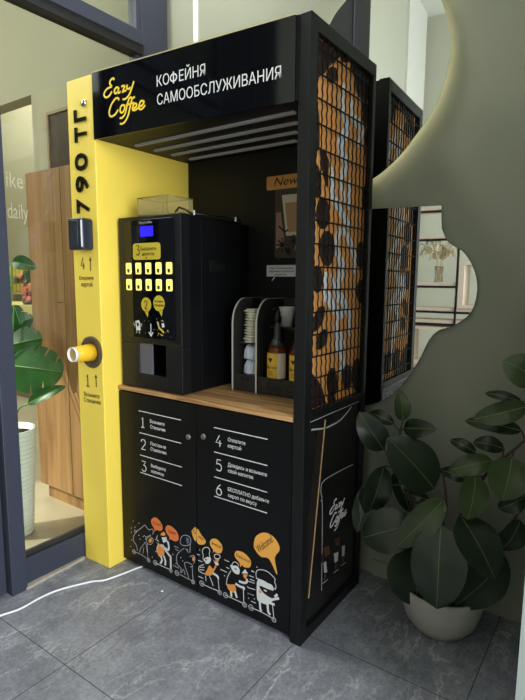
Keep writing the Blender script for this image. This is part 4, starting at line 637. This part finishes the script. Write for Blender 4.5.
q.poly(MF, sc([(-.888, 1.180), (-.858, 1.186), (-.848, 1.170), (-.845, 1.128), (-.882, 1.124)], *A1), .0036, .0008, 0).poly(MF, sc([(-.880, 1.172), (-.856, 1.168), (-.860, 1.150), (-.872, 1.148)], *A1), .0046, .0005, 1)
for s in ([(-.878, 1.124), (-.880, 1.108)], [(-.856, 1.126), (-.854, 1.106)], [(-.848, 1.160), (-.832, 1.168), (-.836, 1.150)], [(-.905, 1.17), (-.897, 1.15)]): q.ribbon(MF, sc(s, *A1), .0035, .0036, .0008, 3, 1)
q.poly(MF, sc([(-.722, 1.176), (-.704, 1.180), (-.698, 1.158), (-.716, 1.152)], *A2), .0036, .0008, 0)
q.ribbon(MF, sc([(-.752, 1.182), (-.742, 1.150), (-.722, 1.138), (-.704, 1.122)], *A2), .008, .0038, .0008, 2, 4).ribbon(MF, sc([(-.757, 1.186), (-.748, 1.160)], *A2), .006, .0036, .0012, 3, 1)
for s in ([(-.724, 1.192), (-.704, 1.190)], [(-.735, 1.112), (-.710, 1.106)], [(-.676, 1.14), (-.668, 1.13)], [(-.752, 1.112), (-.742, 1.12)]): q.ribbon(MF, sc(s, *A2), .0035, .0036, .0008, 2, 1)
for k in range(16): q.disc(MF, random.uniform(-.90, -.66), random.uniform(1.11, 1.19), .0014, .0036, .0006, 3, 6)
q.build('cup_characters_print', [M['white'], M['cap'], M['plate'], M['grey_print']], disp)
MB().box(-.871, -.792, .026, .034, .9385, 1.074).build('nozzle_plate', M['nozz'], mc)
MB().box(-.850, -.838, .060, .068, 1.062, 1.072).build('indicator_light', M['blue_led'], mc)
MB().box(-.869, -.702, .024, .140, .930, .938).build('drip_tray', M['cap'], mc)
MB().box(mx1-.0042, mx1+.003, .20, .30, 1.385, 1.435).box(mx1-.002, mx1+.007, .20, .30, 1.425, 1.437).build('side_handle', M['cap'], mc, .002)
MB().box(mx0+.03, mx1-.03, .05, .46, 1.612, 1.626).build('top_tray', M['cap'], mc, .003)
hp = MB(); hx0, hx1, hy0, hy1, hz0, hz1 = -.900, -.715, .06, .21, 1.627, 1.705
for b in ((hx0, hx0+.003, hy0, hy1, hz0, hz1), (hx1-.003, hx1, hy0, hy1, hz0, hz1), (hx0, hx1, hy0, hy0+.003, hz0, hz1), (hx0, hx1, hy1-.003, hy1, hz0, hz1), (hx0, hx1, hy0, hy1, hz1, hz1+.003)): hp.box(*b)
hop = hp.build('bean_hopper', M['hopper'], mc)
hw = MB()
for z in (hz0+.003, hz1): hw.tube([(hx0, hy0, z), (hx1, hy0, z), (hx1, hy1, z), (hx0, hy1, z)], .0022, 6, closed=True)
for x, y in ((hx0, hy0), (hx1, hy0), (hx1, hy1), (hx0, hy1)): hw.tube([(x, y, hz0), (x, y, hz1)], .0022, 6)
hw.build('hopper_rim', mat('amber_edge', (150, 132, 70), .3), hop)
q = MB().tube([(-.71, .10, 1.64), (-.68, .09, 1.655), (-.655, .10, 1.645), (-.65, .14, 1.63)], .004, 8).tube([(-.64, .12, 1.632), (-.62, .30, 1.634), (-.63, .45, 1.632)], .003, 6)
q.build('top_hose', M['cap'], mc)
for y_ in (.118, .398): MB().box(-.624, -.618, y_-.003, y_+.003, 1.622, 1.642).build('white_clip', M['white'], mc)

# organizer and what stands in it
og = thing('condiment_organizer', 'charcoal lidded-cup organizer with rounded pale-edged dividers on the counter', 'organizer', (-.3, .36, .8705))
og['label'] = 'charcoal condiment organizer with rounded pale-edged dividers on the wooden counter'
def divider(x):
    pf = [(.24, .872), (.24, 1.165)] + [(.24+.085*(1-math.cos(t)), 1.165+.11*math.sin(t)) for t in [PI/2*k/8 for k in range(1, 9)]] + [(.45, 1.275), (.45, .872)]
    o = MB().prism([(x-.004, a, b) for a, b in pf], (.008, 0, 0)).build('divider', M['mdf'], og)
    e = [(x, a-.0012, b) for a, b in pf[:11]]
    m = MB()
    for i in range(len(e)-1):
        (x_, a, b), (_, c, d_) = e[i], e[i+1]; t = V((0, c-a, d_-b)).normalized(); nn = V((0, -t.z, t.y))*.0016
        m.prism([V((x-.004, a, b)), V((x-.004, c, d_)), V((x-.004, c, d_))+nn, V((x-.004, a, b))+nn], (.008, 0, 0))
    m.build('pale_edge', M['mdfedge'], o)
for x in (-.512, -.384, -.075): divider(x)
MB().box(-.508, -.079, .442, .45, .872, 1.275).build('back_board', M['mdf'], og)
MB().box(-.508, -.079, .25, .442, .871, .877).build('base_board', M['mdf'], og)
fb = MB().box(-.508, -.388, .245, .251, .877, .945).box(-.380, -.079, .245, .251, .877, .945).build('front_lip', M['mdf'], og)
OF = Frame((0, .245, 0), (1, 0, 0), (0, 0, 1), (0, -1, 0))
q = MB(); logo(q, OF, -.335, .887, .10, .006, c0=.0003)
q = MB().text('Eazy', OF, -.335, .895, .03, w=.085, shear=.3, c0=.0003).text('C', OF, -.235, .895, .034, shear=.3, c0=.0003)
q.disc(OF, -.462, .925, .012, .0003, .0006).disc(OF, -.436, .925, .012, .0003, .0006).ribbon(OF, [(-.475, .905), (-.45, .895), (-.42, .905)], .006, .0003, .0006)
q.build('engraving', M['engrave'], fb)
MB().box(-.380, -.079, .335, .442, 1.148, 1.154).build('upper_shelf', M['mdf'], og)
MB().box(-.508, -.388, .27, .442, 1.078, 1.084).build('lid_shelf', M['mdf'], og)

lidm = MB().lathe([(.0, .011), (.030, .011), (.032, .006), (.038, .005), (.042, .002), (.042, .0), (.0, .0)], n=22)
rnk = ['lowest', 'second', 'third', 'fourth', 'fifth', 'sixth', 'seventh', 'eighth', 'ninth', 'tenth', 'eleventh', 'topmost']
l0 = None
for k in range(12):
    loc = (-.452+random.uniform(-.005, .005), .314+random.uniform(-.004, .004), 1.0845+k*.0122)
    lab = f'{rnk[k]} cream cup lid counting up the stack in the organizer' if 0 < k < 11 else f'{rnk[k]} cream cup lid of the stack in the organizer'
    if l0 is None:
        o = lidm.build('cup_lid', M['lid'], None, org=(0, 0, 0)); l0 = o
    else: o = l0.copy(); COL.objects.link(o)
    o.location = loc; tag(o, lab, 'lid', 'cream cup lids in the organizer')
domem = MB()
prof = [(.048, 0), (.050, .004), (.047, .008), (.044, .034), (.034, .056), (.014, .066), (.011, .066)]
domem.lathe(prof, n=26)
for k in range(18):
    a = 2*PI*k/18; domem.tube([((r_+.0008)*math.cos(a), (r_+.0008)*math.sin(a), h_) for r_, h_ in prof[2:6]], .0016, 5)
d0 = None
for k in range(3):
    o = domem.build('dome_lid', M['dome'], None, org=(0, 0, 0)) if d0 is None else d0.copy()
    if d0 is None: d0 = o
    else: COL.objects.link(o)
    o.location = (-.449, .318, .8775+k*.0665)
    tag(o, f'{["lowest", "middle", "topmost"][k]} frosted dome lid of the pile below the cream lids in the organizer', 'lid', 'frosted dome lids in the organizer')

def bottle(lab, loc, group):
    b = thing('syrup_bottle', lab, 'bottle', (0, 0, 0), group)
    MB().lathe([(.040, 0), (.043, .004), (.043, .168), (.042, .186), (.036, .200)], n=30).build('glass_body', M['syrup'], b)
    MB().lathe([(.0358, .2005), (.026, .218), (.0174, .236), (.0145, .262), (.0135, .29), (.0135, .305)], n=22).build('neck', M['neck'], b)
    MB().lathe([(.0165, .300), (.0165, .325), (.012, .330), (.012, .345), (.008, .35), (.008, .362), (.0, .362)], n=20).tube([(0, 0, .355), (0, -.012, .362), (0, -.034, .355)], .006, 8).build('pump', M['cap'], b)
    BFr = []
    lab_ = MB(); n_ = 24; R_ = .0436
    vs, fs, mm = [], [], []
    for k in range(n_+1):
        a = -PI/2 + math.radians(-88 + 176*k/n_)
        for z in (.064, .172): vs.append((R_*math.cos(a), R_*math.sin(a), z))
    for k in range(n_): lab_.add([], [], 0)
    lab_.v += [V(x) for x in vs]
    for k in range(n_): lab_.f.append([2*k, 2*k+2, 2*k+3, 2*k+1]); lab_.m.append(1 if k > 16 else 0); lab_.s.append(True)
    lo = lab_.build('label', [M['label'], M['labelw']], b)
    def cyl(a0, z):  # a frame hugging the front of the label
        an = -PI/2 + a0; return Frame((R_*math.cos(an)+.0004*math.cos(an), R_*math.sin(an)+.0004*math.sin(an), z), (-math.sin(an), math.cos(an), 0), (0, 0, 1), (math.cos(an), math.sin(an), 0))
    q = MB(); f_ = cyl(-.12, .145)
    q.poly(f_, [(0, -.012), (.010, 0), (.008, .007), (.003, .007), (0, .003), (-.003, .007), (-.008, .007), (-.010, 0)], .0003, .0008)
    for ch, a in zip('BAROFORT', [-.62+.17*i for i in range(8)]): pass
    for i, ch in enumerate('BaristaPro'[:7]): q.text(ch, cyl(-.5+.16*i, .106), 0, 0, .013, c0=.0003, ex=.0006, align='C')
    for z, s_ in ((.092, .3), (.082, .25)): q.add([], [], 0); [q.ribbon(cyl(-s_+.1*i, z), [(-.002, 0), (.002, 0)], .003, .0003, .0006, 0, 1) for i in range(5)]
    q.build('label_print', M['bubtext'], b)
    return b
b1 = bottle('amber syrup bottle with yellow label and black pump, fully in view in the organizer', None, 'syrup bottles in the organizer')
b1.location = (-.318, .302, .8775)
b2 = dup(b1, (-.205, .302, .8775), 'right-hand amber syrup bottle half hidden behind the black kiosk post')
wc = MB().lathe([(.024, 0), (.036, .082), (.0375, .085), (.0355, .085), (.023, .003), (.0, .003)], n=26).build('paper_cup', M['cardwhite'], None, org=(0, 0, 0))
wc.location = (-.325, .385, 1.1545); tag(wc, 'plain white cup on the upper shelf of the organizer', 'cup')

# poster and note on the inner back panel
BF = Frame((0, .489, 0), (1, 0, 0), (0, 0, 1), (0, -1, 0))
po = thing('latte_poster', 'dim poster of a latte glass and star anise under an orange tag', 'poster', (-.36, .489, 1.45))
MB().rrect(BF, -.462, -.14, 1.455, 1.775, .012, .0008, .002).build('picture_sheet', M['poster'], po)
q = MB().rrect(BF, -.508, -.10, 1.762, 1.822, .008, .0032, .002); q.build('title_tag', M['tagorange'], po)
MB().text('New drinks', BF, -.468, 1.778, .036, w=.30, shear=.35, c0=.0055).build('title_lettering', M['spice'], po)
q = MB().poly(BF, [(-.425, 1.735), (-.26, 1.735), (-.275, 1.555), (-.40, 1.555)], .003, .0006, 0).poly(BF, [(-.408, 1.70), (-.275, 1.70), (-.285, 1.57), (-.39, 1.57)], .0037, .0005, 1)
q.poly(BF, [(-.455, 1.66), (-.43, 1.66), (-.405, 1.50), (-.455, 1.50)], .003, .0006, 3)
for cx, cz, r_ in ((-.42, 1.515, .032), (-.36, 1.53, .028), (-.385, 1.485, .02)):
    for k in range(8):
        a = k*PI/4; q.ribbon(BF, [(cx, cz), (cx+r_*math.cos(a), cz+r_*math.sin(a))], .007, .0044, .0005, 2, 1)
q.disc(BF, -.33, 1.50, .022, .0044, .0005, 4).disc(BF, -.30, 1.49, .02, .005, .0005, 4)
q.ribbon(BF, [(-.44, 1.60), (-.41, 1.575), (-.39, 1.58)], .008, .0044, .0005, 2, 3)
q.build('latte_print', [M['foam'], M['latte'], M['spice'], M['rose'], M['latte']], po)
no = thing('notice_sign', 'small white printed notice below the latte poster', 'sign', (-.42, .489, 1.36))
MB().rrect(BF, -.506, -.345, 1.372, 1.424, .003, .0008, .002).build('card', M['note'], no)
q = MB()
for (t, z, w_) in (('Снек. Рекомендуем', 1.410, .13), ('закрывать крышкой', 1.396, .14), ('напиток', 1.381, .06)): q.text(t, BF, -.425, z-.004, .009, w=w_, c0=.003, align='C')
q.build('notice_print', M['cap'], no)
MB().tube([BF.p(-.46, 1.368, .004), BF.p(-.475, 1.352, .004)], .003, 6).build('tape_tab', M['note'], no)

# cable and scrap on the floor
cb = MB().tube(smooth([(-1.11, -.75, .0045), (-1.09, -.64, .0045)] + [(a, b, .0045) for a, b, c in CABLE] + [(-.890, .010, .005)], 6), .0042, 8)
tag(cb.build('power_cable', M['cable'], None, org=(-1.05, -.4, 0)), 'white power cable snaking over the tiles into the kiosk', 'cable')
sc = bmesh.new(); bmesh.ops.create_icosphere(sc, subdivisions=2, radius=.006)
q = MB(); q.add([(v.co.x*random.uniform(.8, 1.2), v.co.y*random.uniform(.8, 1.2), max(0, v.co.z*.6+.004)) for v in sc.verts], [[v.index for v in f.verts] for f in sc.faces]); sc.free()
so = q.build('paper_scrap', M['scrap'], None, org=(0, 0, 0)); so.location = (SCRAP[0][0], SCRAP[0][1], .0); tag(so, 'tiny crumpled white scrap on the tiles before the kiosk doors', 'scrap')

# ------------------------------------------------------------------ mirrors
WF = Frame((0, .621, 0), (1, .028, 0), (0, 0, 1), (.028, -1, 0))
def blob(pts, n=6): return [(a, b) for a, b, _ in smooth([(a, b, 0) for a, b in pts], n, True)]
def inset(pts, d):
    out = []; L = len(pts); ar = sum(pts[i][0]*pts[(i+1) % L][1]-pts[(i+1) % L][0]*pts[i][1] for i in range(L))
    sg = 1 if ar > 0 else -1
    for i in range(L):
        a, c = V(pts[i-1]), V(pts[(i+1) % L]); t = (c-a).normalized(); nn = V((-t.y, t.x))*d*sg
        out.append((pts[i][0]+nn.x, pts[i][1]+nn.y))
    return out
up = blob([(-.246, 2.45), (-.20, 2.499), (-.12, 2.55), (-.0, 2.575), (.11, 2.54), (.20, 2.44), (.243, 2.33), (.26, 2.236), (.247, 2.13), (.21, 2.026), (.147, 1.94), (.068, 1.852), (-.034, 1.782), (-.16, 1.75), (-.29, 1.79), (-.36, 1.90), (-.38, 2.05), (-.36, 2.20), (-.31, 2.34)])
mu = thing('wall_mirror', 'large rounded backlit mirror high on the wall behind the kiosk', 'mirror', tuple(WF.p(-.05, 1.75)))
MB().poly(WF, up, .030, .006).build('mirror_glass', [M['mirror']], mu)
MB().poly(WF, inset(up, .05), .0, .030).build('backing_board', M['mirror_edge'], mu)
ti = inset(up, .036); MB().tube([WF.p(a, b, .016) for a, b in ti], .006, 6, closed=True).build('led_tape', M['halo'], mu)
lo = [(-.03, 1.660), (.252, 1.654)] + [(a, b) for a, b, _ in smooth([(a, b, 0) for a, b in [(.252, 1.645), (.256, 1.58), (.263, 1.552), (.288, 1.508), (.348, 1.467), (.389, 1.400), (.405, 1.323), (.387, 1.236), (.325, 1.181), (.267, 1.157), (.229, 1.113), (.191, 1.025), (.143, .942), (.089, .874), (-.001, .812), (-.12, .79), (-.22, .84)]], 5)] + [(-.30, .95), (-.34, 1.2), (-.32, 1.45), (-.25, 1.60), (-.15, 1.66)]
ml = thing('wall_mirror', 'curvy unlit wall mirror below the glowing one, reflecting pampas grass', 'mirror', tuple(WF.p(0, .8)))
MB().poly(WF, lo, .012, .006).build('mirror_glass', M['mirror'], ml)
MB().poly(WF, inset(lo, .03), .0, .012).build('backing_board', M['mirror_edge'], ml)

# ------------------------------------------------------------------ rubber plant
def leaf(mb, base, tip, w, droop=.02, fold=.25, mi=0, ri=1, nrm=None, shape=0.85, tilt=0.0):
    B, T = V(base), V(tip); ax = (T-B); L = ax.length; a = ax.normalized()
    view = nrm if nrm is not None else V((.45, -.85, .35)).normalized()
    s = a.cross(view).normalized(); nn = s.cross(a).normalized()
    s = (s*math.cos(tilt) + nn*math.sin(tilt)).normalized(); nn = s.cross(a).normalized()
    if nn.dot(view) < 0: nn = -nn
    cols = (-1, -.8, -.5, -.2, -.045, .045, .2, .5, .8, 1); rows = 15
    vs, fs, ms = [], [], []
    for i in range(rows):
        t = i/(rows-1)
        ww = w/2*max(.0, math.sin(PI*min(1, t)**shape))**.58
        ww = max(ww, .0012 if i in (0, rows-1) else 0)
        c = B + ax*t + nn*(-4*droop*(t-.5)**2 + droop)
        for k in cols:
            rib = .0010 if abs(k) < .1 else 0
            kk = k*ww if abs(k) > .1 else math.copysign(min(.0013*(1-.6*t)+.0003, ww*.3), k)
            wav = .0025*math.sin(9*t + 3*k)*abs(k)
            vs.append(c + s*kk + nn*(abs(kk)*fold + rib + wav))
    nc = len(cols); b0 = len(mb.v); mb.v += vs
    for i in range(rows-1):
        for k in range(nc-1):
            mb.f.append([b0+i*nc+k, b0+i*nc+k+1, b0+(i+1)*nc+k+1, b0+(i+1)*nc+k]); mb.m.append(ri if k == 4 else mi); mb.s.append(True)
rp = thing('rubber_plant', 'broad-leaved dark rubber plant in a pale pot beside the kiosk', 'plant', (.385, .435, 0))
PC = V((.385, .435, 0))
MB().lathe([(.088, 0), (.102, .004), (.134, .045), (.152, .100), (.160, .150), (.162, .182), (.154, .182), (.152, .160), (.0, .160)], PC, 40).build('pot', M['pot'], rp)
MB().lathe([(.151, .163), (.08, .168), (.0, .171)], PC, 24).build('soil', M['soil'], rp)
stm = MB()
paths = []
for s in STEMS[:4]:
    p = smooth([(PC.x+random.uniform(-.02, .02), PC.y+random.uniform(-.02, .02), .165)] + s[1:], 5); paths.append(p)
    stm.tube(p, [.008 - .0045*i/(len(p)-1) for i in range(len(p))], 8)
p = smooth(STEMS[4], 5); paths.append(p); stm.tube(p, .0035, 6)
allp = [V(q) for p in paths for q in p]
fo = MB()
for i, (b, t, w_) in enumerate(LEAVES):
    B, T = V(b), V(t)
    near = min(allp, key=lambda q: (q-B).length + (.05 if q.z > B.z+.05 else 0))
    mid = (near+B)/2 + V((0, 0, -.006))
    stm.tube([near, mid, B], [.0032, .0026, .0024], 6)
    leaf(fo, b, t, w_*(1.14 if w_ > .19 else 1.06), droop=.018, fold=.16 if w_ > .09 else .22, tilt=random.uniform(-.25, .25), mi=2 if i in (0, 8, 13, 14, 15, 17, 19) else 0)
stm.build('stem', M['bark'], rp)
fo.build('foliage', [M['leafd'], M['leafr'], M['leafy']], rp)

# ------------------------------------------------------------------ beyond the glass
cab = thing('wood_cabinet', 'tall walnut cabinet behind the window beside the yellow pillar', 'cabinet', (-1.65, .38, 0))
MB().box(-2.02, -1.30, .225, .562, .09, 1.955).build('carcass', M['woodc'], cab)
MB().box(-2.02, -1.688, .205, .224, .09, 1.955).build('door', M['woodc'], cab, .002)
MB().box(-1.683, -1.30, .205, .224, .09, 1.955).build('door', M['woodc'], cab, .002)
MB().box(-1.985, -1.32, .235, .55, 0, .09).build('plinth', M['woodc'], cab)
MB().box(-1.76, -1.70, .203, .206, 1.22, 1.224).build('scratch', M['frame_dark'], cab)
pf_ = thing('framed_picture', 'sepia framed picture on the inner wall above the wood cabinet', 'picture', (-2.0, .57, 2.15))
IF = Frame((0, .57, 0), (1, 0, 0), (0, 0, 1), (0, -1, 0))
q = MB(); x0, x1, z0, z1 = -2.315, -1.75, 1.97, 2.425
q.box(x0, x1, .545, .568, z1-.018, z1).box(x0, x1, .545, .568, z0, z0+.018).box(x0, x0+.018, .545, .568, z0+.018, z1-.018).box(x1-.018, x1, .545, .568, z0+.018, z1-.018)
q.build('frame', M['picframe'], pf_)
MB().box(x0+.018, x1-.018, .556, .566, z0+.018, z1-.018).build('print', M['pic'], pf_)
mo = thing('monstera_plant', 'green split-leaf monstera in a tall white ribbed pot behind the window', 'plant', (-1.685, -.15, 0))
MC = V((-1.685, -.15, 0)); prof = [(.078, 0), (.085, .004)]
for k in range(97):
    t = k/96; prof.append((.088+.036*t + .0030*math.sin(k*PI/2), .01+.565*t))
prof += [(.128, .58), (.119, .58), (.117, .54), (.0, .54)]
MB().lathe(prof, MC, 40).build('pot', M['ribpot'], mo)
MB().lathe([(.117, .545), (.0, .55)], MC, 20).build('soil', M['soil'], mo)
MB().disc(Frame(MC+V((.113, -.035, .455)), (.35, .94, 0), (0, 0, 1), (.94, -.35, 0)), 0, 0, .008, 0, .004).build('drain_plug', M['cap'], mo)
def monleaf(mb, b, t, w_, nrm=None):
    B, T = V(b), V(t); a = (T-B).normalized(); L = (T-B).length
    view = nrm or V((.7, -.6, .4)).normalized(); s = a.cross(view).normalized(); nn = s.cross(a).normalized()
    if nn.dot(view) < 0: nn = -nn
    # heart outline, each side cut by slots
    for sd_ in (-1, 1):
        rows = 40; pv = []
        for i in range(rows+1):
            tt = i/rows; ww = w_/2*(math.sin(PI*(tt*.93+.07)**.75))**.6
            ph = (tt*4.2 + .3*sd_) % 1.0; cut = .5 if (ph > .88 and .18 < tt < .85) else 1.0
            pv.append((tt, ww*cut))
        for i in range(rows):
            (t0, w0), (t1, w1) = pv[i], pv[i+1]
            sl = .10*L
            A = [B+a*L*t0, B+a*L*t1, B+a*(L*t1+sl*min(1, w1/w_*2))+s*sd_*w1+nn*(-.18*w1), B+a*(L*t0+sl*min(1, w0/w_*2))+s*sd_*w0+nn*(-.18*w0)]
            mb.add(A, [(0, 1, 2, 3)], 0, True)
    mb.tube([B, (B+T)/2+nn*.003, T], [.004, .003, .001], 6, 1)
q = MB(); sm = MB()
for i, (b, t, w_) in enumerate(MONST):
    if i in (2, 3): leaf(q, b, t, w_, droop=.02, fold=.4, mi=0, ri=1)
    else: monleaf(q, b, t, w_)
    B = V(b); sm.tube(smooth([MC+V((random.uniform(-.03, .03), random.uniform(-.03, .03), .55)), (MC+V((0, 0, .55))+B)/2+V((0, 0, .05)), B], 5), .005, 7)
sm.build('stem', M['mrib'], mo); q.build('foliage', [M['mleaf'], M['mrib']], mo)
# service counter with flowers and yellow packs, deep in the inner room
sco = thing('service_counter', 'counter with a yellow-lit top deep in the room behind the window', 'counter', (-4.9, 1.85, 0))
MB().box(-5.6, -4.36, 1.60, 2.1, .96, 1.06).build('worktop', M['counter_y'], sco)
MB().box(-5.55, -4.40, 1.64, 2.1, 0, .96).build('front', mat('olive_grey_front', (134, 132, 104), .6), sco)
fl_ = thing('flower_arrangement', 'peach and pink flowers in a grey vase on the far counter', 'flowers', (-4.62, 1.75, 1.06))
MB().lathe([(.05, 0), (.07, .05), (.05, .15), (.045, .2)], (-4.70, 1.75, 1.0605), 20).build('vase', M['vase_g'], fl_)
q = MB()
for k in range(26):
    c = V((-4.60+random.uniform(-.09, .09), 1.72+random.uniform(-.06, .06), 1.14+random.uniform(-.05, .25))); r_ = random.uniform(.03, .05)
    q.lathe([(.0, -r_*.5), (r_*.7, -r_*.2), (r_, r_*.2), (r_*.5, r_*.45), (.0, r_*.3)], c, 9, (random.uniform(-.5, .5), -1, random.uniform(-.3, .6)), 0 if c.z > 1.2 else 1)
q.build('petals', [M['flower'], M['flowerp']], fl_)
q = MB()
for k in range(9):
    b = V((-4.58, 1.75, 1.28)); t = b + V((random.uniform(-.14, .14), random.uniform(-.1, .05), random.uniform(.12, .26))); leaf(q, b, t, .11)
q.build('leaves', [M['mleaf'], M['mrib']], fl_)
shf = thing('wall_shelf', 'two narrow wall shelves holding yellow packs beyond the window', 'shelf', (-5.75, 2.4, 1.15))
for z in (1.17, 1.385): MB().box(-6.1, -5.42, 2.1, 2.4, z-.02, z).build('board', M['inwall'], shf)
y0 = None
for rI, z in enumerate((1.1705, 1.3855)):
    for k in range(4):
        x = -5.81 + k*.092
        o = MB().box(-.034, .034, -.04, .04, 0, .115).box(-.016, .016, -.016, .016, .115, .128).build('drink_pack', M['bottle_y'], None, .006, org=(0, 0, 0)) if y0 is None else y0.copy()
        if y0 is None: y0 = o
        else: COL.objects.link(o)
        o.location = (x, 2.2, z); tag(o, f'{["leftmost", "second from left", "third from left", "rightmost"][k]} yellow pack on the {["lower", "upper"][rI]} far shelf through the window', 'pack', 'yellow packs on the far shelves')

# ------------------------------------------------------------------ behind the camera, seen in the lower mirror
sh = thing('shelving_unit', 'pale wood shelving with black steel edges reflected in the mirror', 'shelf', (-.5, -2.9, 0))
for z in (.45, .935, 1.062, 1.322, 1.80, 2.085):
    x1 = -.387 if z == 1.322 else .608
    s_ = MB().box(-1.148, x1, -3.05, -2.75, z-.012, z+.022).build('shelf_board', M['shelfwood'], sh)
    MB().box(-1.148, x1, -2.752, -2.742, z-.036, z-.012).build('steel_edge', M['shelfsteel'], s_)
for x in (-1.16, -.375, .62): MB().box(x-.010, x+.010, -2.765, -2.74, 0, 2.15).build('steel_post', M['shelfsteel'], sh)
for x in (-1.16, .62): MB().box(x-.012, x+.012, -3.05, -3.025, 0, 2.15).build('steel_post', M['shelfsteel'], sh)
def cube_box(x0, x1, z0, z1):
    m = MB().box(x0, x1, -3.04, -2.73, z0, z0+.03).box(x0, x1, -3.04, -2.73, z1-.03, z1).box(x0, x0+.05, -3.04, -2.73, z0+.03, z1-.03).box(x1-.05, x1, -3.04, -2.73, z0+.03, z1-.03)
    m.build('open_cube', M['shelfwood'], sh)
cube_box(-.355, .12, 1.086, 1.55); cube_box(-.86, -.395, .475, .885)
va = MB().lathe([(.042, 0), (.045, .004), (.040, .08), (.047, .165), (.045, .165), (.038, .08), (.040, .008), (.0, .008)], n=24).build('glass_vase', M['clearvase'], None, org=(0, 0, 0))
va.location = (-.585, -2.86, 1.3445); tag(va, 'clear glass vase on the shelf reflected in the mirror', 'vase')
pp = thing('pampas_bouquet', 'dried beige pampas grass bunch in the reflected glass vase', 'dried flowers', (-.585, -2.86, 1.355))
q, st_ = MB(), MB()
for k in range(24):
    a = 2*PI*k/24 + random.uniform(-.1, .1); sp_ = random.uniform(.03, .19); hgt = random.uniform(.24, .38)*(1.1-1.2*sp_)
    b = V((-.585+.012*math.cos(a), -2.86+.012*math.sin(a), 1.36))
    tp = V((-.585+sp_*math.cos(a), -2.86+.4*sp_*math.sin(a), 1.36+hgt+.06))
    c1 = b + V((.2*sp_*math.cos(a), .1*sp_*math.sin(a), .18))
    en = tp + V((.06*math.cos(a), .03*math.sin(a), -.04))
    pth = smooth([b, c1, tp, en], 8); n_ = len(pth); st_.tube(pth[:12], .0014, 5)
    q.tube(pth[10:], [.0070*(1-.7*i/(n_-11)) for i in range(n_-10)], 5)
    for j in range(46):
        i = random.randint(10, n_-2); c = V(pth[i]); fw_ = (V(pth[i+1])-c).normalized()
        dv = fw_*random.uniform(.03, .06) + V((random.uniform(-1, 1), random.uniform(-1, 1), random.uniform(-.8, .6)))*.018
        q.tube([c, c+dv*.6+V((0, 0, .002)), c+dv], [.0030, .0022, .0004], 3)
q.build('plumes', M['pampas'], pp); st_.build('stalks', M['pampas'], pp)

# ------------------------------------------------------------------ light
def area(name, loc, target, sx, sy, power, col):
    l = bpy.data.lights.new(name, 'AREA'); l.shape = 'RECTANGLE'; l.size = sx; l.size_y = sy; l.energy = power; l.color = col
    o = bpy.data.objects.new(name, l); COL.objects.link(o); o.location = loc
    o.rotation_euler = (V(target)-V(loc)).to_track_quat('-Z', 'Y').to_euler(); return o
area('window_daylight', (3.45, -1.77, 1.8), (0, -1.77, 1.7), 2.6, 2.9, 340, (.91, .96, 1.0))
area('inner_room_daylight', (-3.6, -1.6, 3.6), (-2.6, -.3, 0), 2.0, 1.6, 105, (1.0, .97, .92))
area('vestibule_ceiling_light', (-.92, -.10, 3.5), (-.92, -.08, 0), .35, .5, 27, (1.0, .99, .94))
area('far_room_fill', (-5.2, 1.5, 4.3), (-5.2, 1.5, 0), 1.6, 1.0, 90, (1.0, .97, .88))  # added fill lamp that brightens the far room
sp = bpy.data.lights.new('sun_patch', 'SPOT'); sp.energy = 1000; sp.spot_size = math.radians(17); sp.spot_blend = .25; sp.shadow_soft_size = .05; sp.color = (1, .94, .82)
so_ = bpy.data.objects.new('sun_patch', sp); COL.objects.link(so_); so_.location = (-3.6, -2.6, 3.4)
so_.rotation_euler = (V((-1.75, -.05, .25))-V((-3.6, -2.6, 3.4))).to_track_quat('-Z', 'Y').to_euler()
wd = bpy.data.worlds.new('sky'); bpy.context.scene.world = wd; wd.use_nodes = True
bg = wd.node_tree.nodes['Background']; bg.inputs['Color'].default_value = (.75, .85, 1.0, 1); bg.inputs['Strength'].default_value = .5
bpy.context.scene.cycles.transparent_max_bounces = 32
vs_ = bpy.context.scene.view_settings
vs_.view_transform = 'Standard'; vs_.look = 'None'; vs_.exposure = 0.0; vs_.gamma = 1.0
